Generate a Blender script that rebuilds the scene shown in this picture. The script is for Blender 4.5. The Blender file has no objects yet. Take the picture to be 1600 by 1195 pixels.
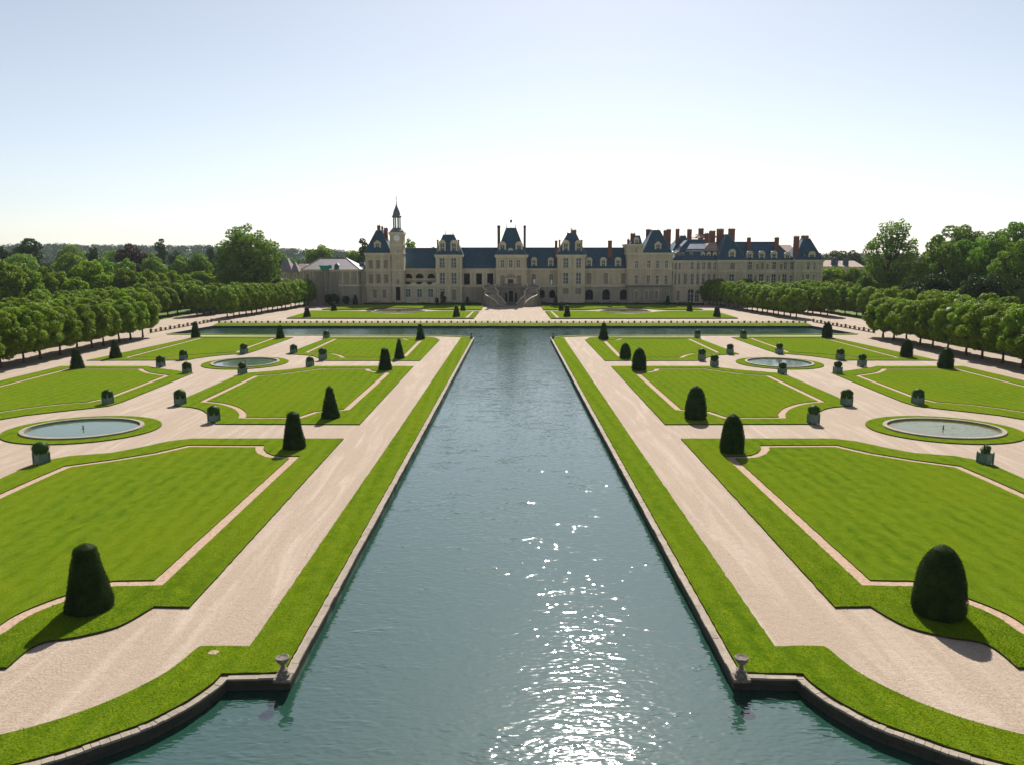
import bpy, math, random
import numpy as np
from mathutils import Vector, noise
from mathutils.geometry import tessellate_polygon
R = math.radians
random.seed(7)
rng = np.random.default_rng(11)
scene = bpy.context.scene
col = scene.collection
# ------------------------------------------------------------ camera
F, HC, HZ = 1200.0, 18.0, 402.0
PITCH = math.atan((597.5-HZ)/F)
ct, st = math.cos(PITCH), math.sin(PITCH)
CX = 800.5
cam_d = bpy.data.cameras.new('camera'); cam = bpy.data.objects.new('camera', cam_d); col.objects.link(cam)
cam_d.sensor_width = 36; cam_d.lens = F/1600*36; cam_d.clip_end = 20000; cam_d.clip_start = .5
cam.location = (0, 0, HC); cam.rotation_euler = (math.pi/2-PITCH, 0, 0)
cam_d.shift_x = -.5/1600
scene.camera = cam

def G(px, py, z=0.0):
    """photo pixel -> point on the level z"""
    v = (py-597.5)/F
    t = (HC-z)/(st+v*ct)
    return Vector(((px-CX)/F*t, t*(ct-v*st), z))
def S(px, py, Y):
    """photo pixel -> (x, z) on the upright plane at distance Y"""
    v = (py-597.5)/F
    t = Y/(ct-v*st)
    return ((px-CX)/F*t, HC-t*(st+v*ct))
def mpp(Y): return Y/F

# ------------------------------------------------------------ objects
ORG = {}
def empty(name, loc=(0,0,0)):
    o = bpy.data.objects.new(name, None); col.objects.link(o); o.location = loc
    o.empty_display_size = .3
    ORG[o.name] = Vector(loc); return o
def tag(o, label=None, cat=None, group=None, kind=None):
    if label: o['label'] = label
    if cat: o['category'] = cat
    if group: o['group'] = group
    if kind: o['kind'] = kind
    return o
def thing(name, loc, label, cat, group=None):
    return tag(empty(name, loc), label, cat, group)
def meshobj(name, verts, faces, mat, parent=None, smooth=False):
    me = bpy.data.meshes.new(name)
    off = ORG.get(parent.name, Vector()) if parent else Vector()
    if off.length: verts = [(v[0]-off.x, v[1]-off.y, v[2]-off.z) for v in verts]
    me.from_pydata([tuple(v) for v in verts], [], faces)
    me.update()
    if mat: me.materials.append(mat)
    if smooth: me.polygons.foreach_set('use_smooth', [True]*len(me.polygons))
    o = bpy.data.objects.new(name, me); col.objects.link(o)
    if parent: o.parent = parent
    ORG[o.name] = off
    return o
def npmesh(name, V, Fq, mat, parent=None, shade=None):
    """V (n,3), Fq (m,4) or (m,3)"""
    me = bpy.data.meshes.new(name)
    k = Fq.shape[1]; n, m = len(V), len(Fq)
    me.vertices.add(n); me.vertices.foreach_set('co', V.astype(np.float32).ravel())
    me.loops.add(m*k); me.loops.foreach_set('vertex_index', Fq.astype(np.int32).ravel())
    me.polygons.add(m); me.polygons.foreach_set('loop_start', np.arange(0, m*k, k, dtype=np.int32))
    me.update(calc_edges=True)
    if mat: me.materials.append(mat)
    if name is None: return me
    o = bpy.data.objects.new(name, me); col.objects.link(o)
    if parent: o.parent = parent
    return o
def copy_tree(o, parent=None):
    c = o.copy(); col.objects.link(c); c.parent = parent
    for ch in o.children:
        copy_tree(ch, c)
    return c
class MB:
    def __init__(s): s.v = []; s.f = []
    def add(s, vs, fs):
        n = len(s.v); s.v += [tuple(v) for v in vs]; s.f += [tuple(i+n for i in f) for f in fs]; return s
    def box(s, x0, x1, y0, y1, z0, z1):
        vs = [(x0,y0,z0),(x1,y0,z0),(x1,y1,z0),(x0,y1,z0),(x0,y0,z1),(x1,y0,z1),(x1,y1,z1),(x0,y1,z1)]
        return s.add(vs, [(0,3,2,1),(4,5,6,7),(0,1,5,4),(1,2,6,5),(2,3,7,6),(3,0,4,7)])
    def frus(s, b, zb, t, zt):
        (x0,x1,y0,y1), (a0,a1,c0,c1) = b, t
        vs = [(x0,y0,zb),(x1,y0,zb),(x1,y1,zb),(x0,y1,zb),(a0,c0,zt),(a1,c0,zt),(a1,c1,zt),(a0,c1,zt)]
        return s.add(vs, [(0,3,2,1),(4,5,6,7),(0,1,5,4),(1,2,6,5),(2,3,7,6),(3,0,4,7)])
    def lathe(s, prof, n, c=(0,0), ph=0.0):
        vs = []; fs = []
        for r, z in prof:
            for k in range(n):
                a = 2*math.pi*k/n+ph
                vs.append((c[0]+r*math.cos(a), c[1]+r*math.sin(a), z))
        for i in range(len(prof)-1):
            for k in range(n):
                fs.append((i*n+k, i*n+(k+1)%n, (i+1)*n+(k+1)%n, (i+1)*n+k))
        fs.append(tuple(range((len(prof)-1)*n, len(prof)*n)))
        fs.append(tuple(range(n-1, -1, -1)))
        return s.add(vs, fs)
    def tube(s, pts, rad, n=6):
        pts = [Vector(p) for p in pts]
        if not hasattr(rad, '__len__'): rad = [rad]*len(pts)
        vs = []; fs = []
        for i, p in enumerate(pts):
            d = (pts[min(i+1, len(pts)-1)]-pts[max(i-1, 0)]).normalized()
            u = d.cross(Vector((.12, .95, .3))).normalized(); w = d.cross(u)
            for k in range(n):
                a = 2*math.pi*k/n
                vs.append(p+(u*math.cos(a)+w*math.sin(a))*rad[i])
        for i in range(len(pts)-1):
            for k in range(n):
                fs.append((i*n+k, i*n+(k+1)%n, (i+1)*n+(k+1)%n, (i+1)*n+k))
        fs.append(tuple(range(n-1, -1, -1))); fs.append(tuple(range((len(pts)-1)*n, len(pts)*n)))
        return s.add(vs, fs)
    def prism_y(s, poly, y0, y1):
        """poly in (x,z), extruded along y"""
        n = len(poly)
        vs = [(x, y0, z) for x, z in poly]+[(x, y1, z) for x, z in poly]
        fs = [tuple(range(n)), tuple(range(2*n-1, n-1, -1))]
        fs += [(i, n+i, n+(i+1)%n, (i+1)%n) for i in range(n)]
        return s.add(vs, fs)
    def build(s, name, mat, parent=None, smooth=False):
        return meshobj(name, s.v, s.f, mat, parent, smooth)

# ------------------------------------------------------------ materials
class N:
    def __init__(s, name):
        s.m = bpy.data.materials.new(name); s.m.use_nodes = True
        s.t = s.m.node_tree; s.t.nodes.clear()
        s.out = s.t.nodes.new('ShaderNodeOutputMaterial')
        s.p = s.t.nodes.new('ShaderNodeBsdfPrincipled')
        s.t.links.new(s.p.outputs[0], s.out.inputs[0])
        s.co = s.t.nodes.new('ShaderNodeTexCoord').outputs['Object']
        s.geo = s.t.nodes.new('ShaderNodeNewGeometry').outputs['Position']
    def n(s, typ, **kw):
        x = s.t.nodes.new(typ)
        for k, v in kw.items(): setattr(x, k, v)
        return x
    def l(s, a, b): s.t.links.new(a, b)
    def mapp(s, src, scale=(1,1,1), rot=(0,0,0)):
        m = s.n('ShaderNodeMapping'); s.l(src, m.inputs[0]); m.inputs['Scale'].default_value = scale; m.inputs['Rotation'].default_value = rot
        return m.outputs[0]
    def noise(s, src, scale, detail=4, rough=.6, dist=0):
        x = s.n('ShaderNodeTexNoise'); s.l(src, x.inputs['Vector'])
        x.inputs['Scale'].default_value = scale; x.inputs['Detail'].default_value = detail
        x.inputs['Roughness'].default_value = rough; x.inputs['Distortion'].default_value = dist
        return x.outputs['Fac']
    def ramp(s, fac, stops):
        x = s.n('ShaderNodeValToRGB'); s.l(fac, x.inputs[0]); e = x.color_ramp.elements
        while len(e) < len(stops): e.new(.5)
        for k, (p, c) in enumerate(stops):
            e[k].position = p; e[k].color = (*c, 1) if len(c) == 3 else c
        return x.outputs[0]
    def mix(s, fac, a, b, mode='MIX'):
        x = s.n('ShaderNodeMix'); x.data_type = 'RGBA'; x.blend_type = mode
        for k, v in ((0, fac), (6, a), (7, b)):
            if isinstance(v, (int, float)): x.inputs[k].default_value = v
            elif isinstance(v, tuple): x.inputs[k].default_value = (*v, 1)
            else: s.l(v, x.inputs[k])
        return x.outputs[2]
    def math(s, op, a, b=0.0, c=0.0):
        x = s.n('ShaderNodeMath', operation=op)
        for k, v in enumerate((a, b, c)):
            if isinstance(v, (int, float)): x.inputs[k].default_value = v
            else: s.l(v, x.inputs[k])
        return x.outputs[0]
    def bump(s, h, dist=.02, strength=1.0, normal=None):
        b = s.n('ShaderNodeBump'); s.l(h, b.inputs['Height']); b.inputs['Distance'].default_value = dist; b.inputs['Strength'].default_value = strength
        if normal is not None: s.l(normal, b.inputs['Normal'])
        s.l(b.outputs[0], s.p.inputs['Normal']); return b.outputs[0]
    def base(s, c, rough=.9, spec=.3):
        if isinstance(c, tuple): s.p.inputs['Base Color'].default_value = (*c, 1)
        else: s.l(c, s.p.inputs['Base Color'])
        s.p.inputs['Roughness'].default_value = rough
        s.p.inputs['Specular IOR Level'].default_value = spec
        return s.m

def m_simple(name, c, rough=.8, spec=.3, var=.25, scale=3.0, bumpd=0):
    k = N(name)
    f = k.noise(k.co, scale, 5)
    lo = tuple(x*(1-var) for x in c); hi = tuple(min(1, x*(1+var)) for x in c)
    r = k.ramp(f, [(.3, lo), (.7, hi)])
    if bumpd: k.bump(f, bumpd)
    return k.base(r, rough, spec)

def m_leaf(name, dark, light, trans=.3, scale=.5, spec=.05):
    trans *= .8
    k = N(name)
    rnd = k.n('ShaderNodeObjectInfo').outputs['Random']
    f = k.noise(k.co, scale, 3)
    f2 = k.noise(k.co, scale*6, 2)
    ff = k.math('ADD', k.math('MULTIPLY', f, .6), k.math('MULTIPLY', f2, .4))
    c = k.ramp(ff, [(.3, dark), (.7, light)])
    hsv = k.n('ShaderNodeHueSaturation'); k.l(c, hsv.inputs['Color'])
    k.l(k.math('ADD', k.math('MULTIPLY', rnd, .014), .499), hsv.inputs['Hue'])
    k.l(k.math('ADD', k.math('MULTIPLY', rnd, .4), 1.0), hsv.inputs['Value'])
    c = hsv.outputs[0]
    k.base(c, .5, spec)
    tr = k.n('ShaderNodeBsdfTranslucent')
    c2 = k.mix(1.0, c, (1.3, 1.5, .5), 'MULTIPLY'); k.l(c2, tr.inputs[0])
    mx = k.n('ShaderNodeMixShader'); mx.inputs[0].default_value = trans
    k.l(k.p.outputs[0], mx.inputs[1]); k.l(tr.outputs[0], mx.inputs[2]); k.l(mx.outputs[0], k.out.inputs[0])
    return k.m

def m_gravel():
    k = N('gravel')
    big = k.noise(k.geo, .09, 5, .6)
    str_ = k.noise(k.mapp(k.geo, (.8, .07, 1)), 1.0, 4, .6, 1.2)
    fine = k.noise(k.geo, 9, 4, .75)
    mid = k.noise(k.geo, 2.2, 4, .7)
    c = k.ramp(fine, [(.28, (.155, .12, .09)), (.5, (.325, .25, .19)), (.75, (.47, .37, .295))])
    c = k.mix(k.ramp(big, [(.4, (0,0,0)), (.62, (.55,.55,.55))]), c, (.32, .25, .185))
    c = k.mix(k.ramp(str_, [(.47, (0,0,0)), (.7, (.4,.4,.4))]), c, (.50, .415, .345))
    c = k.mix(k.ramp(mid, [(.25, (.5,.5,.5)), (.5, (0,0,0))]), c, (.24, .19, .145))
    h = k.math('ADD', fine, k.math('MULTIPLY', mid, 1.5))
    k.bump(h, .035)
    return k.base(c, .95, .15)
def m_grass(name='lawn_grass', scale=1.0, worn=.0):
    k = N(name)
    g = k.geo
    fine = k.noise(g, 11, 3, .75)
    mid = k.noise(k.mapp(g, (1.0, .55, 1), (0,0,.25)), 1.5, 5, .7)
    big = k.noise(k.mapp(g, (1, .35, 1), (0,0,.2)), .12, 4, .6)
    mow = k.n('ShaderNodeTexWave'); mow.wave_type = 'BANDS'; mow.bands_direction = 'X'
    k.l(k.mapp(g, (1, 1, 1), (0, 0, -.04)), mow.inputs['Vector'])
    mow.inputs['Scale'].default_value = .22; mow.inputs['Distortion'].default_value = .6; mow.inputs['Detail'].default_value = 3; mow.inputs['Detail Scale'].default_value = 1.5
    c = k.ramp(mid, [(.25, (.026, .066, .002)), (.48, (.078, .134, .004)), (.72, (.175, .22, .007))])
    c = k.mix(k.ramp(big, [(.38, (0,0,0)), (.66, (.6,.6,.6))]), c, (.150, .175, .004))
    c = k.mix(k.math('MULTIPLY', mow.outputs['Fac'], .48), c, (.15, .20, .012))
    c = k.mix(k.ramp(fine, [(.3, (.8,.8,.8)), (.6, (0,0,0))]), c, (.035, .075, .003))
    h = k.math('ADD', k.math('MULTIPLY', fine, .8), mid)
    k.bump(h, .11)
    k.p.inputs['Sheen Weight'].default_value = .22; k.p.inputs['Sheen Roughness'].default_value = .35; k.p.inputs['Sheen Tint'].default_value = (.6, .85, .10, 1)
    return k.base(c, .9, .0)
def m_stone(name, a, b, cc, brick=(1.1, .38), moss=0.0, mscale=.35):
    k = N(name)
    br = k.n('ShaderNodeTexBrick'); k.l(k.mapp(k.geo, (1,1,1), (R(90),0,0)), br.inputs['Vector'])
    br.inputs['Scale'].default_value = 1; br.inputs['Brick Width'].default_value = brick[0]; br.inputs['Row Height'].default_value = brick[1]
    br.inputs['Mortar Size'].default_value = .015; br.inputs['Bias'].default_value = 0
    br.inputs['Color1'].default_value = (*a, 1); br.inputs['Color2'].default_value = (*b, 1); br.inputs['Mortar'].default_value = (*cc, 1)
    f = k.noise(k.geo, mscale, 6, .65)
    dirt = k.noise(k.mapp(k.geo, (1,1,.15)), .8, 5, .7)
    c = k.mix(k.ramp(f, [(.35, (0,0,0)), (.65, (.7,.7,.7))]), br.outputs[0], tuple(x*.78 for x in b))
    c = k.mix(k.ramp(dirt, [(.42, (0,0,0)), (.75, (.8+moss*.1,)*3)]), c, cc)
    f3 = k.noise(k.geo, 6, 4)
    c = k.mix(k.ramp(f3, [(.3, (.35,.35,.35)), (.6, (0,0,0))]), c, cc)
    k.bump(k.math('ADD', f3, k.math('MULTIPLY', br.outputs['Fac'], -.5)), .03)
    return k.base(c, .9, .2)
def m_slate(name, a, b):
    k = N(name)
    f = k.noise(k.mapp(k.geo, (1, 1, .18)), 1.6, 5, .7)
    f2 = k.noise(k.geo, .25, 4)
    br = k.n('ShaderNodeTexBrick'); k.l(k.mapp(k.geo, (1,1,1), (R(90),0,0)), br.inputs['Vector'])
    br.inputs['Scale'].default_value = 1; br.inputs['Brick Width'].default_value = .55; br.inputs['Row Height'].default_value = .35; br.inputs['Mortar Size'].default_value = .02
    br.inputs['Color1'].default_value = (*a, 1); br.inputs['Color2'].default_value = (*b, 1); br.inputs['Mortar'].default_value = tuple(x*.5 for x in a)+(1,)
    c = k.mix(k.ramp(f, [(.35, (0,0,0)), (.7, (.7,.7,.7))]), br.outputs[0], tuple(x*1.5 for x in b))
    c = k.mix(k.ramp(f2, [(.4, (0,0,0)), (.7, (.4,.4,.4))]), c, tuple(x*.7 for x in a))
    k.bump(f, .03)
    return k.base(c, .5, .4)

M = {}
M['gravel'] = m_gravel()
M['grass'] = m_grass()
k = N('field'); f = k.noise(k.geo, .02, 6); f2 = k.noise(k.geo, 1.5, 4)
M['field'] = k.base(k.mix(k.math('MULTIPLY', f2, .5), k.ramp(f, [(.35, (.07, .11, .02)), (.65, (.15, .19, .04))]), (.06, .09, .02)), .95, .1)
M['sand'] = m_simple('sand_path', (.36, .25, .18), .95, .1, .3, 5, .02)
M['soil'] = m_simple('turf_edge', (.055, .05, .022), .95, .1, .4, 6, .03)
M['lime'] = m_stone('limestone', (.72, .60, .43), (.62, .51, .36), (.36, .30, .22))
M['limepale'] = m_stone('pale_limestone', (.80, .69, .50), (.72, .62, .45), (.45, .38, .28))
M['limegrey'] = m_stone('weathered_stone', (.46, .385, .29), (.38, .325, .25), (.20, .18, .145), (1.3, .45))
M['coping'] = m_stone('coping_stone', (.38, .32, .25), (.30, .25, .20), (.15, .13, .10), (50, 50), mscale=3)
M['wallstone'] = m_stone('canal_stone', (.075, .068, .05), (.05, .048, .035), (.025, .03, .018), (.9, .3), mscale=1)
M['slate'] = m_slate('slate_roof', (.018, .055, .088), (.028, .078, .115))
M['slatewarm'] = m_slate('brown_slate_roof', (.155, .13, .135), (.20, .17, .17))
M['tile'] = m_simple('clay_tile', (.33, .23, .19), .8, .3, .25, 2)
M['zinc'] = m_simple('zinc_sheet', (.30, .33, .37), .35, .5, .2, 1)
M['brick'] = m_stone('red_brick', (.38, .13, .085), (.30, .10, .07), (.18, .09, .07), (.25, .08))
M['blade'] = m_leaf('grass_blade', (.05, .10, .003), (.14, .185, .006), .6, .8)
M['glass'] = m_simple('window_glass', (.03, .045, .055), .15, .6, .3, .8)
M['tread'] = m_simple('sunlit_tint_tread', (.80, .62, .52), .9, .2, .1, 2)  # treads stand in palace shade; their sunlit pink is put into the colour
M['teal'] = m_simple('teal_shutter', (.03, .12, .14), .6, .4, .2, 1)
M['white'] = m_simple('white_paint', (.62, .62, .58), .6, .3, .12, 2)
M['banner'] = m_simple('white_banner', (.85, .85, .87), .7, .2, .05, 2)
M['doorred'] = m_simple('dark_red_door', (.09, .03, .025), .6, .3, .2, 2)
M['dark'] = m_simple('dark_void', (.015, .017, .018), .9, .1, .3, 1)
M['lead'] = m_simple('lead', (.12, .14, .15), .5, .5, .3, 2)
M['bronze'] = m_simple('dark_bronze', (.06, .05, .04), .5, .5, .3, 4)
M['planter'] = m_simple('green_painted_wood', (.125, .19, .15), .6, .3, .18, 3)
M['planterposts'] = m_simple('darker_painted_wood', (.11, .165, .13), .6, .3, .18, 3)
M['bark'] = m_simple('bark', (.10, .075, .05), .95, .1, .35, 4, .03)
M['urn'] = m_simple('urn_stone', (.17, .145, .12), .95, .1, .55, 7, .05)
M['tealcloth'] = m_simple('teal_plastic', (.03, .26, .21), .6, .3, .15, 2)
M['chute'] = m_simple('grey_plastic', (.23, .22, .20), .8, .2, .2, 2)
M['linden'] = m_leaf('linden_leaf', (.026, .055, .006), (.25, .32, .022), .40, .5)
M['yew'] = m_leaf('yew_leaf', (.008, .020, .006), (.034, .062, .012), .08, .9, .03)
M['box'] = m_leaf('box_leaf', (.016, .038, .008), (.05, .09, .015), .15, 1.5)
M['plane'] = m_leaf('plane_leaf', (.06, .11, .02), (.20, .27, .045), .35, .12)
M['darktree'] = m_leaf('dark_leaf', (.025, .045, .018), (.06, .085, .028), .2, .15)
M['pale'] = m_leaf('pale_leaf', (.08, .13, .025), (.20, .25, .045), .35, .15)
M['purple'] = m_leaf('copper_beech_leaf', (.035, .02, .018), (.07, .035, .028), .2, .15)
M['wood'] = m_leaf('woodland_leaf', (.022, .042, .022), (.05, .08, .035), .08, .012, 0)
k = N('skin'); M['skin'] = k.base((.45, .28, .2), .6)
M['cloth_w'] = m_simple('white_cloth', (.75, .75, .75), .8, .1, .1)
M['cloth_d'] = m_simple('dark_cloth', (.03, .035, .05), .8, .1, .2)
M['cloth_b'] = m_simple('blue_cloth', (.07, .11, .22), .8, .1, .2)
M['cloth_r'] = m_simple('red_cloth', (.3, .05, .04), .8, .1, .2)
# water
def m_water(name, deep, waves=1.0, rough=.045):
    k = N(name)
    g = k.geo
    d1 = k.noise(k.mapp(g, (1.5, 2.0, 1), (0,0,.06)), 1.0, 1, .5, .5)
    d2 = k.noise(k.mapp(g, (1.7, 4.6, 1), (0,0,-.12)), 1.25, 0, .5, .5)
    d3 = k.noise(k.mapp(g, (1, 1.3, 1), (0,0,.4)), 7.0, 2, .5)
    patch = k.ramp(k.noise(k.mapp(g, (1, .5, 1)), .07, 3), [(.35, (.55,.55,.55)), (.65, (1,1,1))])
    gust = k.ramp(k.noise(k.mapp(g, (.5, 1, 1)), .8, 2), [(.55, (.36,.36,.36)), (.72, (1,1,1))]); gust = k.math('MULTIPLY', gust, 2.5)
    h = k.math('ADD', k.math('MULTIPLY', d1, .030*waves), k.math('MULTIPLY', k.math('MULTIPLY', d2, gust), .021*waves))
    h = k.math('ADD', h, k.math('MULTIPLY', d3, .0012*waves))
    h = k.math('MULTIPLY', h, patch)
    k.bump(h, 1.0)
    k.base(deep, rough, .5)
    k.p.inputs['IOR'].default_value = 2.5 if waves > .5 else 1.5
    return k.m
k = None
M['water'] = m_water('canal_water', (.014, .052, .036))
M['poolwater'] = m_water('pool_water', (.06, .10, .06), .25)
M['poolgreen'] = m_water('algae_pool_water', (.10, .10, .02), .4)
# ============================================================ poly helpers
def resample(P, step, ragged=0.0):
    out = []
    n = len(P)
    for i in range(n):
        a, b = P[i], P[(i+1) % n]
        L = (b-a).length; m = max(1, int(L/step)) if L < 400 else 1
        nrm = Vector((-(b-a).y, (b-a).x)).normalized() if L > 0 else Vector((0, 0))
        for k in range(m):
            p = a.lerp(b, k/m)
            if ragged and k:
                q = noise.noise(Vector((p.x*1.7, p.y*1.7, 3)))+.6*noise.noise(Vector((p.x*6, p.y*6, 9)))
                p = p+nrm*q*ragged
            out.append(p)
    return out
def area(P): return .5*sum(P[i].x*P[(i+1) % len(P)].y-P[(i+1) % len(P)].x*P[i].y for i in range(len(P)))
def inset(P, d):
    """offset a polygon inwards by d"""
    s = 1 if area(P) > 0 else -1
    n = len(P); out = []
    for i in range(n):
        a, b, c = P[i-1], P[i], P[(i+1) % n]
        u = (b-a).normalized(); w = (c-b).normalized()
        n1 = Vector((-u.y, u.x))*s; n2 = Vector((-w.y, w.x))*s
        m = (n1+n2)
        m = m/max(.35, m.length_squared/2) if m.length > 1e-4 else n1
        out.append(b+m*d)
    return out
def arc(P, lo, hi, n=6):
    """smooth the run of points lo..hi with Catmull-Rom"""
    Q = P[:lo+1]
    for i in range(lo, hi):
        p0, p1, p2, p3 = P[max(i-1, lo)], P[i], P[i+1], P[min(i+2, hi)]
        for k in range(1, n+1):
            t = k/n
            Q.append(.5*((2*p1)+(p2-p0)*t+(2*p0-5*p1+4*p2-p3)*t*t+(3*p1-p0-3*p2+p3)*t**3))
    return Q+P[hi+1:]
def px(pts): return [G(*p).to_2d() for p in pts]
def mir(P): return [Vector((-p.x, p.y)) for p in P]
def slab(name, loops, z0, z1, mat, side=None):
    """flat sheet with holes, with upright sides when z1>z0; sides are a part of their own"""
    L3 = [[Vector((p.x, p.y, 0)) for p in lp] for lp in loops]
    flat = [p for lp in L3 for p in lp]
    tris = tessellate_polygon(L3)
    vs = [(p.x, p.y, z1) for p in flat]
    fs = []
    for t in tris:
        a, b, c = (flat[i] for i in t)
        fs.append(tuple(t) if (b-a).cross(c-a).z > 0 else tuple(reversed(t)))
    o = meshobj(name, vs, fs, mat)
    if z1-z0 > .02 and side:
        vs = []; fs = []
        for lp in loops:
            n = len(lp); b = len(vs)
            vs += [(p.x, p.y, z0) for p in lp]+[(p.x, p.y, z1-.004) for p in lp]
            fs += [(b+i, b+(i+1) % n, b+n+(i+1) % n, b+n+i) for i in range(n)]
        meshobj('turf_edge', vs, fs, side, o)
    return o

# ============================================================ water edge and ground
WZ = -.5
edge = [(333,509.7),(262,522),(430,523.6),(600,524.0),(690,524.4),(725,526),(741,528),(453.5,1060),(354.5,1062),(343,1073),(303,1101),(255,1127),(219.6,1143),(157,1165),(103.5,1184),(20,1207),(-80,1229),(-200,1248)]
E = px(edge)
E = arc(E, 8, 17, 4)
E += [Vector((-48, 15)), Vector((-70, 10))]
EL = list(E); ER = mir(E)
def sheet(name, z, x, y0, y1, mat):
    """sheet round the water: the outline runs down the left bank, along the outside and up the right bank"""
    P = EL+[Vector((-x, 10)), Vector((-x, y0)), Vector((-x, y1)), Vector((x, y1)), Vector((x, y0)), Vector((x, 10))]+list(reversed(ER))
    Q = [P[0]]
    for p in P[1:]:
        if (p-Q[-1]).length > .01: Q.append(p)
    return slab(name, [Q], z, z, mat)
def out(P, d):   # move the bank line away from the water
    r = []
    for i, b in enumerate(P):
        a = P[max(i-1, 0)]; c = P[min(i+1, len(P)-1)]
        u = (b-a).normalized() if i else (c-b).normalized(); w = (c-b).normalized() if i < len(P)-1 else u
        n1 = Vector((u.y, -u.x)); n2 = Vector((w.y, -w.x)); m = n1+n2
        m = m/max(.5, m.length_squared/2)
        r.append(b+m*d)
    return r
tag(sheet('ground', -.03, 4500, 200, 6000, M['field']), kind='structure', label='green open ground reaching to the horizon')
tag(sheet('gravel_path', 0, 102, 150, 303, M['gravel']), kind='structure', label='pinkish gravel paths round the lawns and canal')
w = meshobj('water', [(-75,-80,WZ),(75,-80,WZ),(110,260,WZ),(-110,260,WZ)], [(0,1,2,3)], M['water'])
tag(w, kind='structure', label='rippled teal canal water')
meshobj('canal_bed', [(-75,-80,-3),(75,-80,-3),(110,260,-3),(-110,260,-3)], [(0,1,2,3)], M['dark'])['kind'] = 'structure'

def blocks(mb, P, wdt, z0, z1, step, jit, s):
    """coping stones laid along the line P; s=+1 when land lies to the right of the line"""
    for i in range(len(P)-1):
        a, b = P[i], P[i+1]; L = (b-a).length
        if L < .02: continue
        m = max(1, round(L/step)); u = (b-a)/L; nr = Vector((u.y, -u.x))*s
        for k in range(m):
            p = a+u*(L*k/m+.008); q = a+u*(L*(k+1)/m-.008)
            j = random.uniform(-jit, jit); zz = z1+random.uniform(-jit, jit)*.6; ww = wdt*(1+random.uniform(-.12, .12))
            c = [p-nr*(.05+j), q-nr*(.05+j), q+nr*ww, p+nr*ww]
            mb.add([(v.x, v.y, z0) for v in c]+[(v.x, v.y, zz+(.0 if n < 2 else random.uniform(-.01,.01))) for n, v in enumerate(c)], [(0,3,2,1),(4,5,6,7),(0,1,5,4),(1,2,6,5),(2,3,7,6),(3,0,4,7)])
def wallface(mb, P, z0, z1):
    for i in range(len(P)-1):
        a, b = P[i], P[i+1]
        mb.add([(a.x,a.y,z0),(b.x,b.y,z0),(b.x,b.y,z1),(a.x,a.y,z1)], [(0,1,2,3)])
for P, s, side in ((EL[1:], 1, 'left'), (ER[1:], -1, 'right')):
    r = thing('canal_wall', (P[6].x, P[6].y, 0), 'low stone retaining wall with worn coping along the %s bank of the canal' % side, 'retaining wall')
    mb = MB(); blocks(mb, P, .26, -.02, .085, 1.15, .02, s); mb.build('coping', M['coping'], r)
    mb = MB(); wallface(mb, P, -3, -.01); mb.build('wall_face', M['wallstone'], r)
FA = [EL[1], EL[0], ER[0], ER[1]]
r = thing('canal_wall', (0, EL[0].y, 0), 'dark far bank wall of the cross canal below the strip of grass', 'retaining wall')
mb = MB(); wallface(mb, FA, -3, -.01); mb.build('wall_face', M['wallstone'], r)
mb = MB(); blocks(mb, FA[0:4], .5, -.02, .08, 2.5, .02, -1); mb.build('coping', M['coping'], r)

# ============================================================ lawns
GT = .11
L1o = px([(537,686),(296.5,950),(241.5,949),(188,979),(125,996),(59.6,1008),(11,1045),(-640,1045),(-95,790),(0,749.5),(41.5,731),(79,719),(109,713.5),(175,708.5),(219,700),(262.5,690.5),(300,686)])
L1o = arc(L1o, 2, 6); L1p = px([(469,713.5),(254,916.5),(175.7,918),(103.5,940.8),(47,964),(6,991),(-30,1005),(-560,1005),(-60,801),(0,773),(50,750.6),(100.6,729),(175,719),(240,708.5),(295,696),(413,696.5),(412,702),(417,708),(427,712),(440,713.5)])
# left edges follow lines parallel to the canal
xo = G(0, 749.5).x; L1o = [Vector((xo-9, p.y)) if p.x < xo-9 else p for p in L1o]
L1p = arc(L1p, 2, 6)
L2o = px([(646,573),(562,663.6),(337,663),(328,652),(322,645),(313,640),(298,636.5),(270,634.5),(293,621),(350,596),(370,587.6),(388,583.4),(446,578.7),(495,572.9),(560,572.7)])
L2o = arc(L2o, 2, 6)
L2p = px([(610,583),(546,641.3),(532,642.5),(498,645),(470,654.5),(384,654.5),(371.5,654),(374,648),(368,641),(357,636),(339,631.5),(310.6,628.7),(397.5,587.6),(438,584.7),(501.5,576.2),(560,576.3),(578,576.6),(580,579.4),(590,581.5)])
L2p = arc(L2p, 6, 11, 3)
L3o = px([(656,564.4),(508,564.2),(502,562),(496,559.6),(486,556.5),(466,554.8),(446,554),(516,527),(666,527),(680,528.3),(687,532)])
L3o = arc(L3o, 1, 5, 3)
L3p = px([(636,557.5),(614,560),(534,560),(526,556),(516,553.6),(486,552),(475,551.8),(522,530),(632,529.6),(640,531.8),(660,532.6)])
L4o = px([(135,564),(292,563.6),(309,560.2),(337,556.6),(375,553.4),(388,552.5),(403,547.8),(458,528),(440,526.8),(308,526.8)])
L4p = px([(193,559.8),(262.5,560),(294,556),(337,553.4),(373,551.3),(392,543),(431,529),(312,528.8)])
L5o = px([(96,572.9),(231,572.9),(244,576),(262,578),(302,583.4),(192.5,628),(170.6,634.7),(130,639.5),(87.5,644),(40,649.5),(0,656),(-60,668),(-135,688),(-240,714),(-200,642),(0,595.6)])
L5p = px([(106.6,576.3),(224,576.5),(226,579),(234,582.5),(247.5,584.7),(266,587.2),(177,621.6),(159.7,625.5),(142,629.5),(87.5,633.6),(40,639.5),(0,645.6),(-60,656),(-130,672),(-195,690),(-165,645),(17.4,599)])
XL = G(0, 595.6).x
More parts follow.
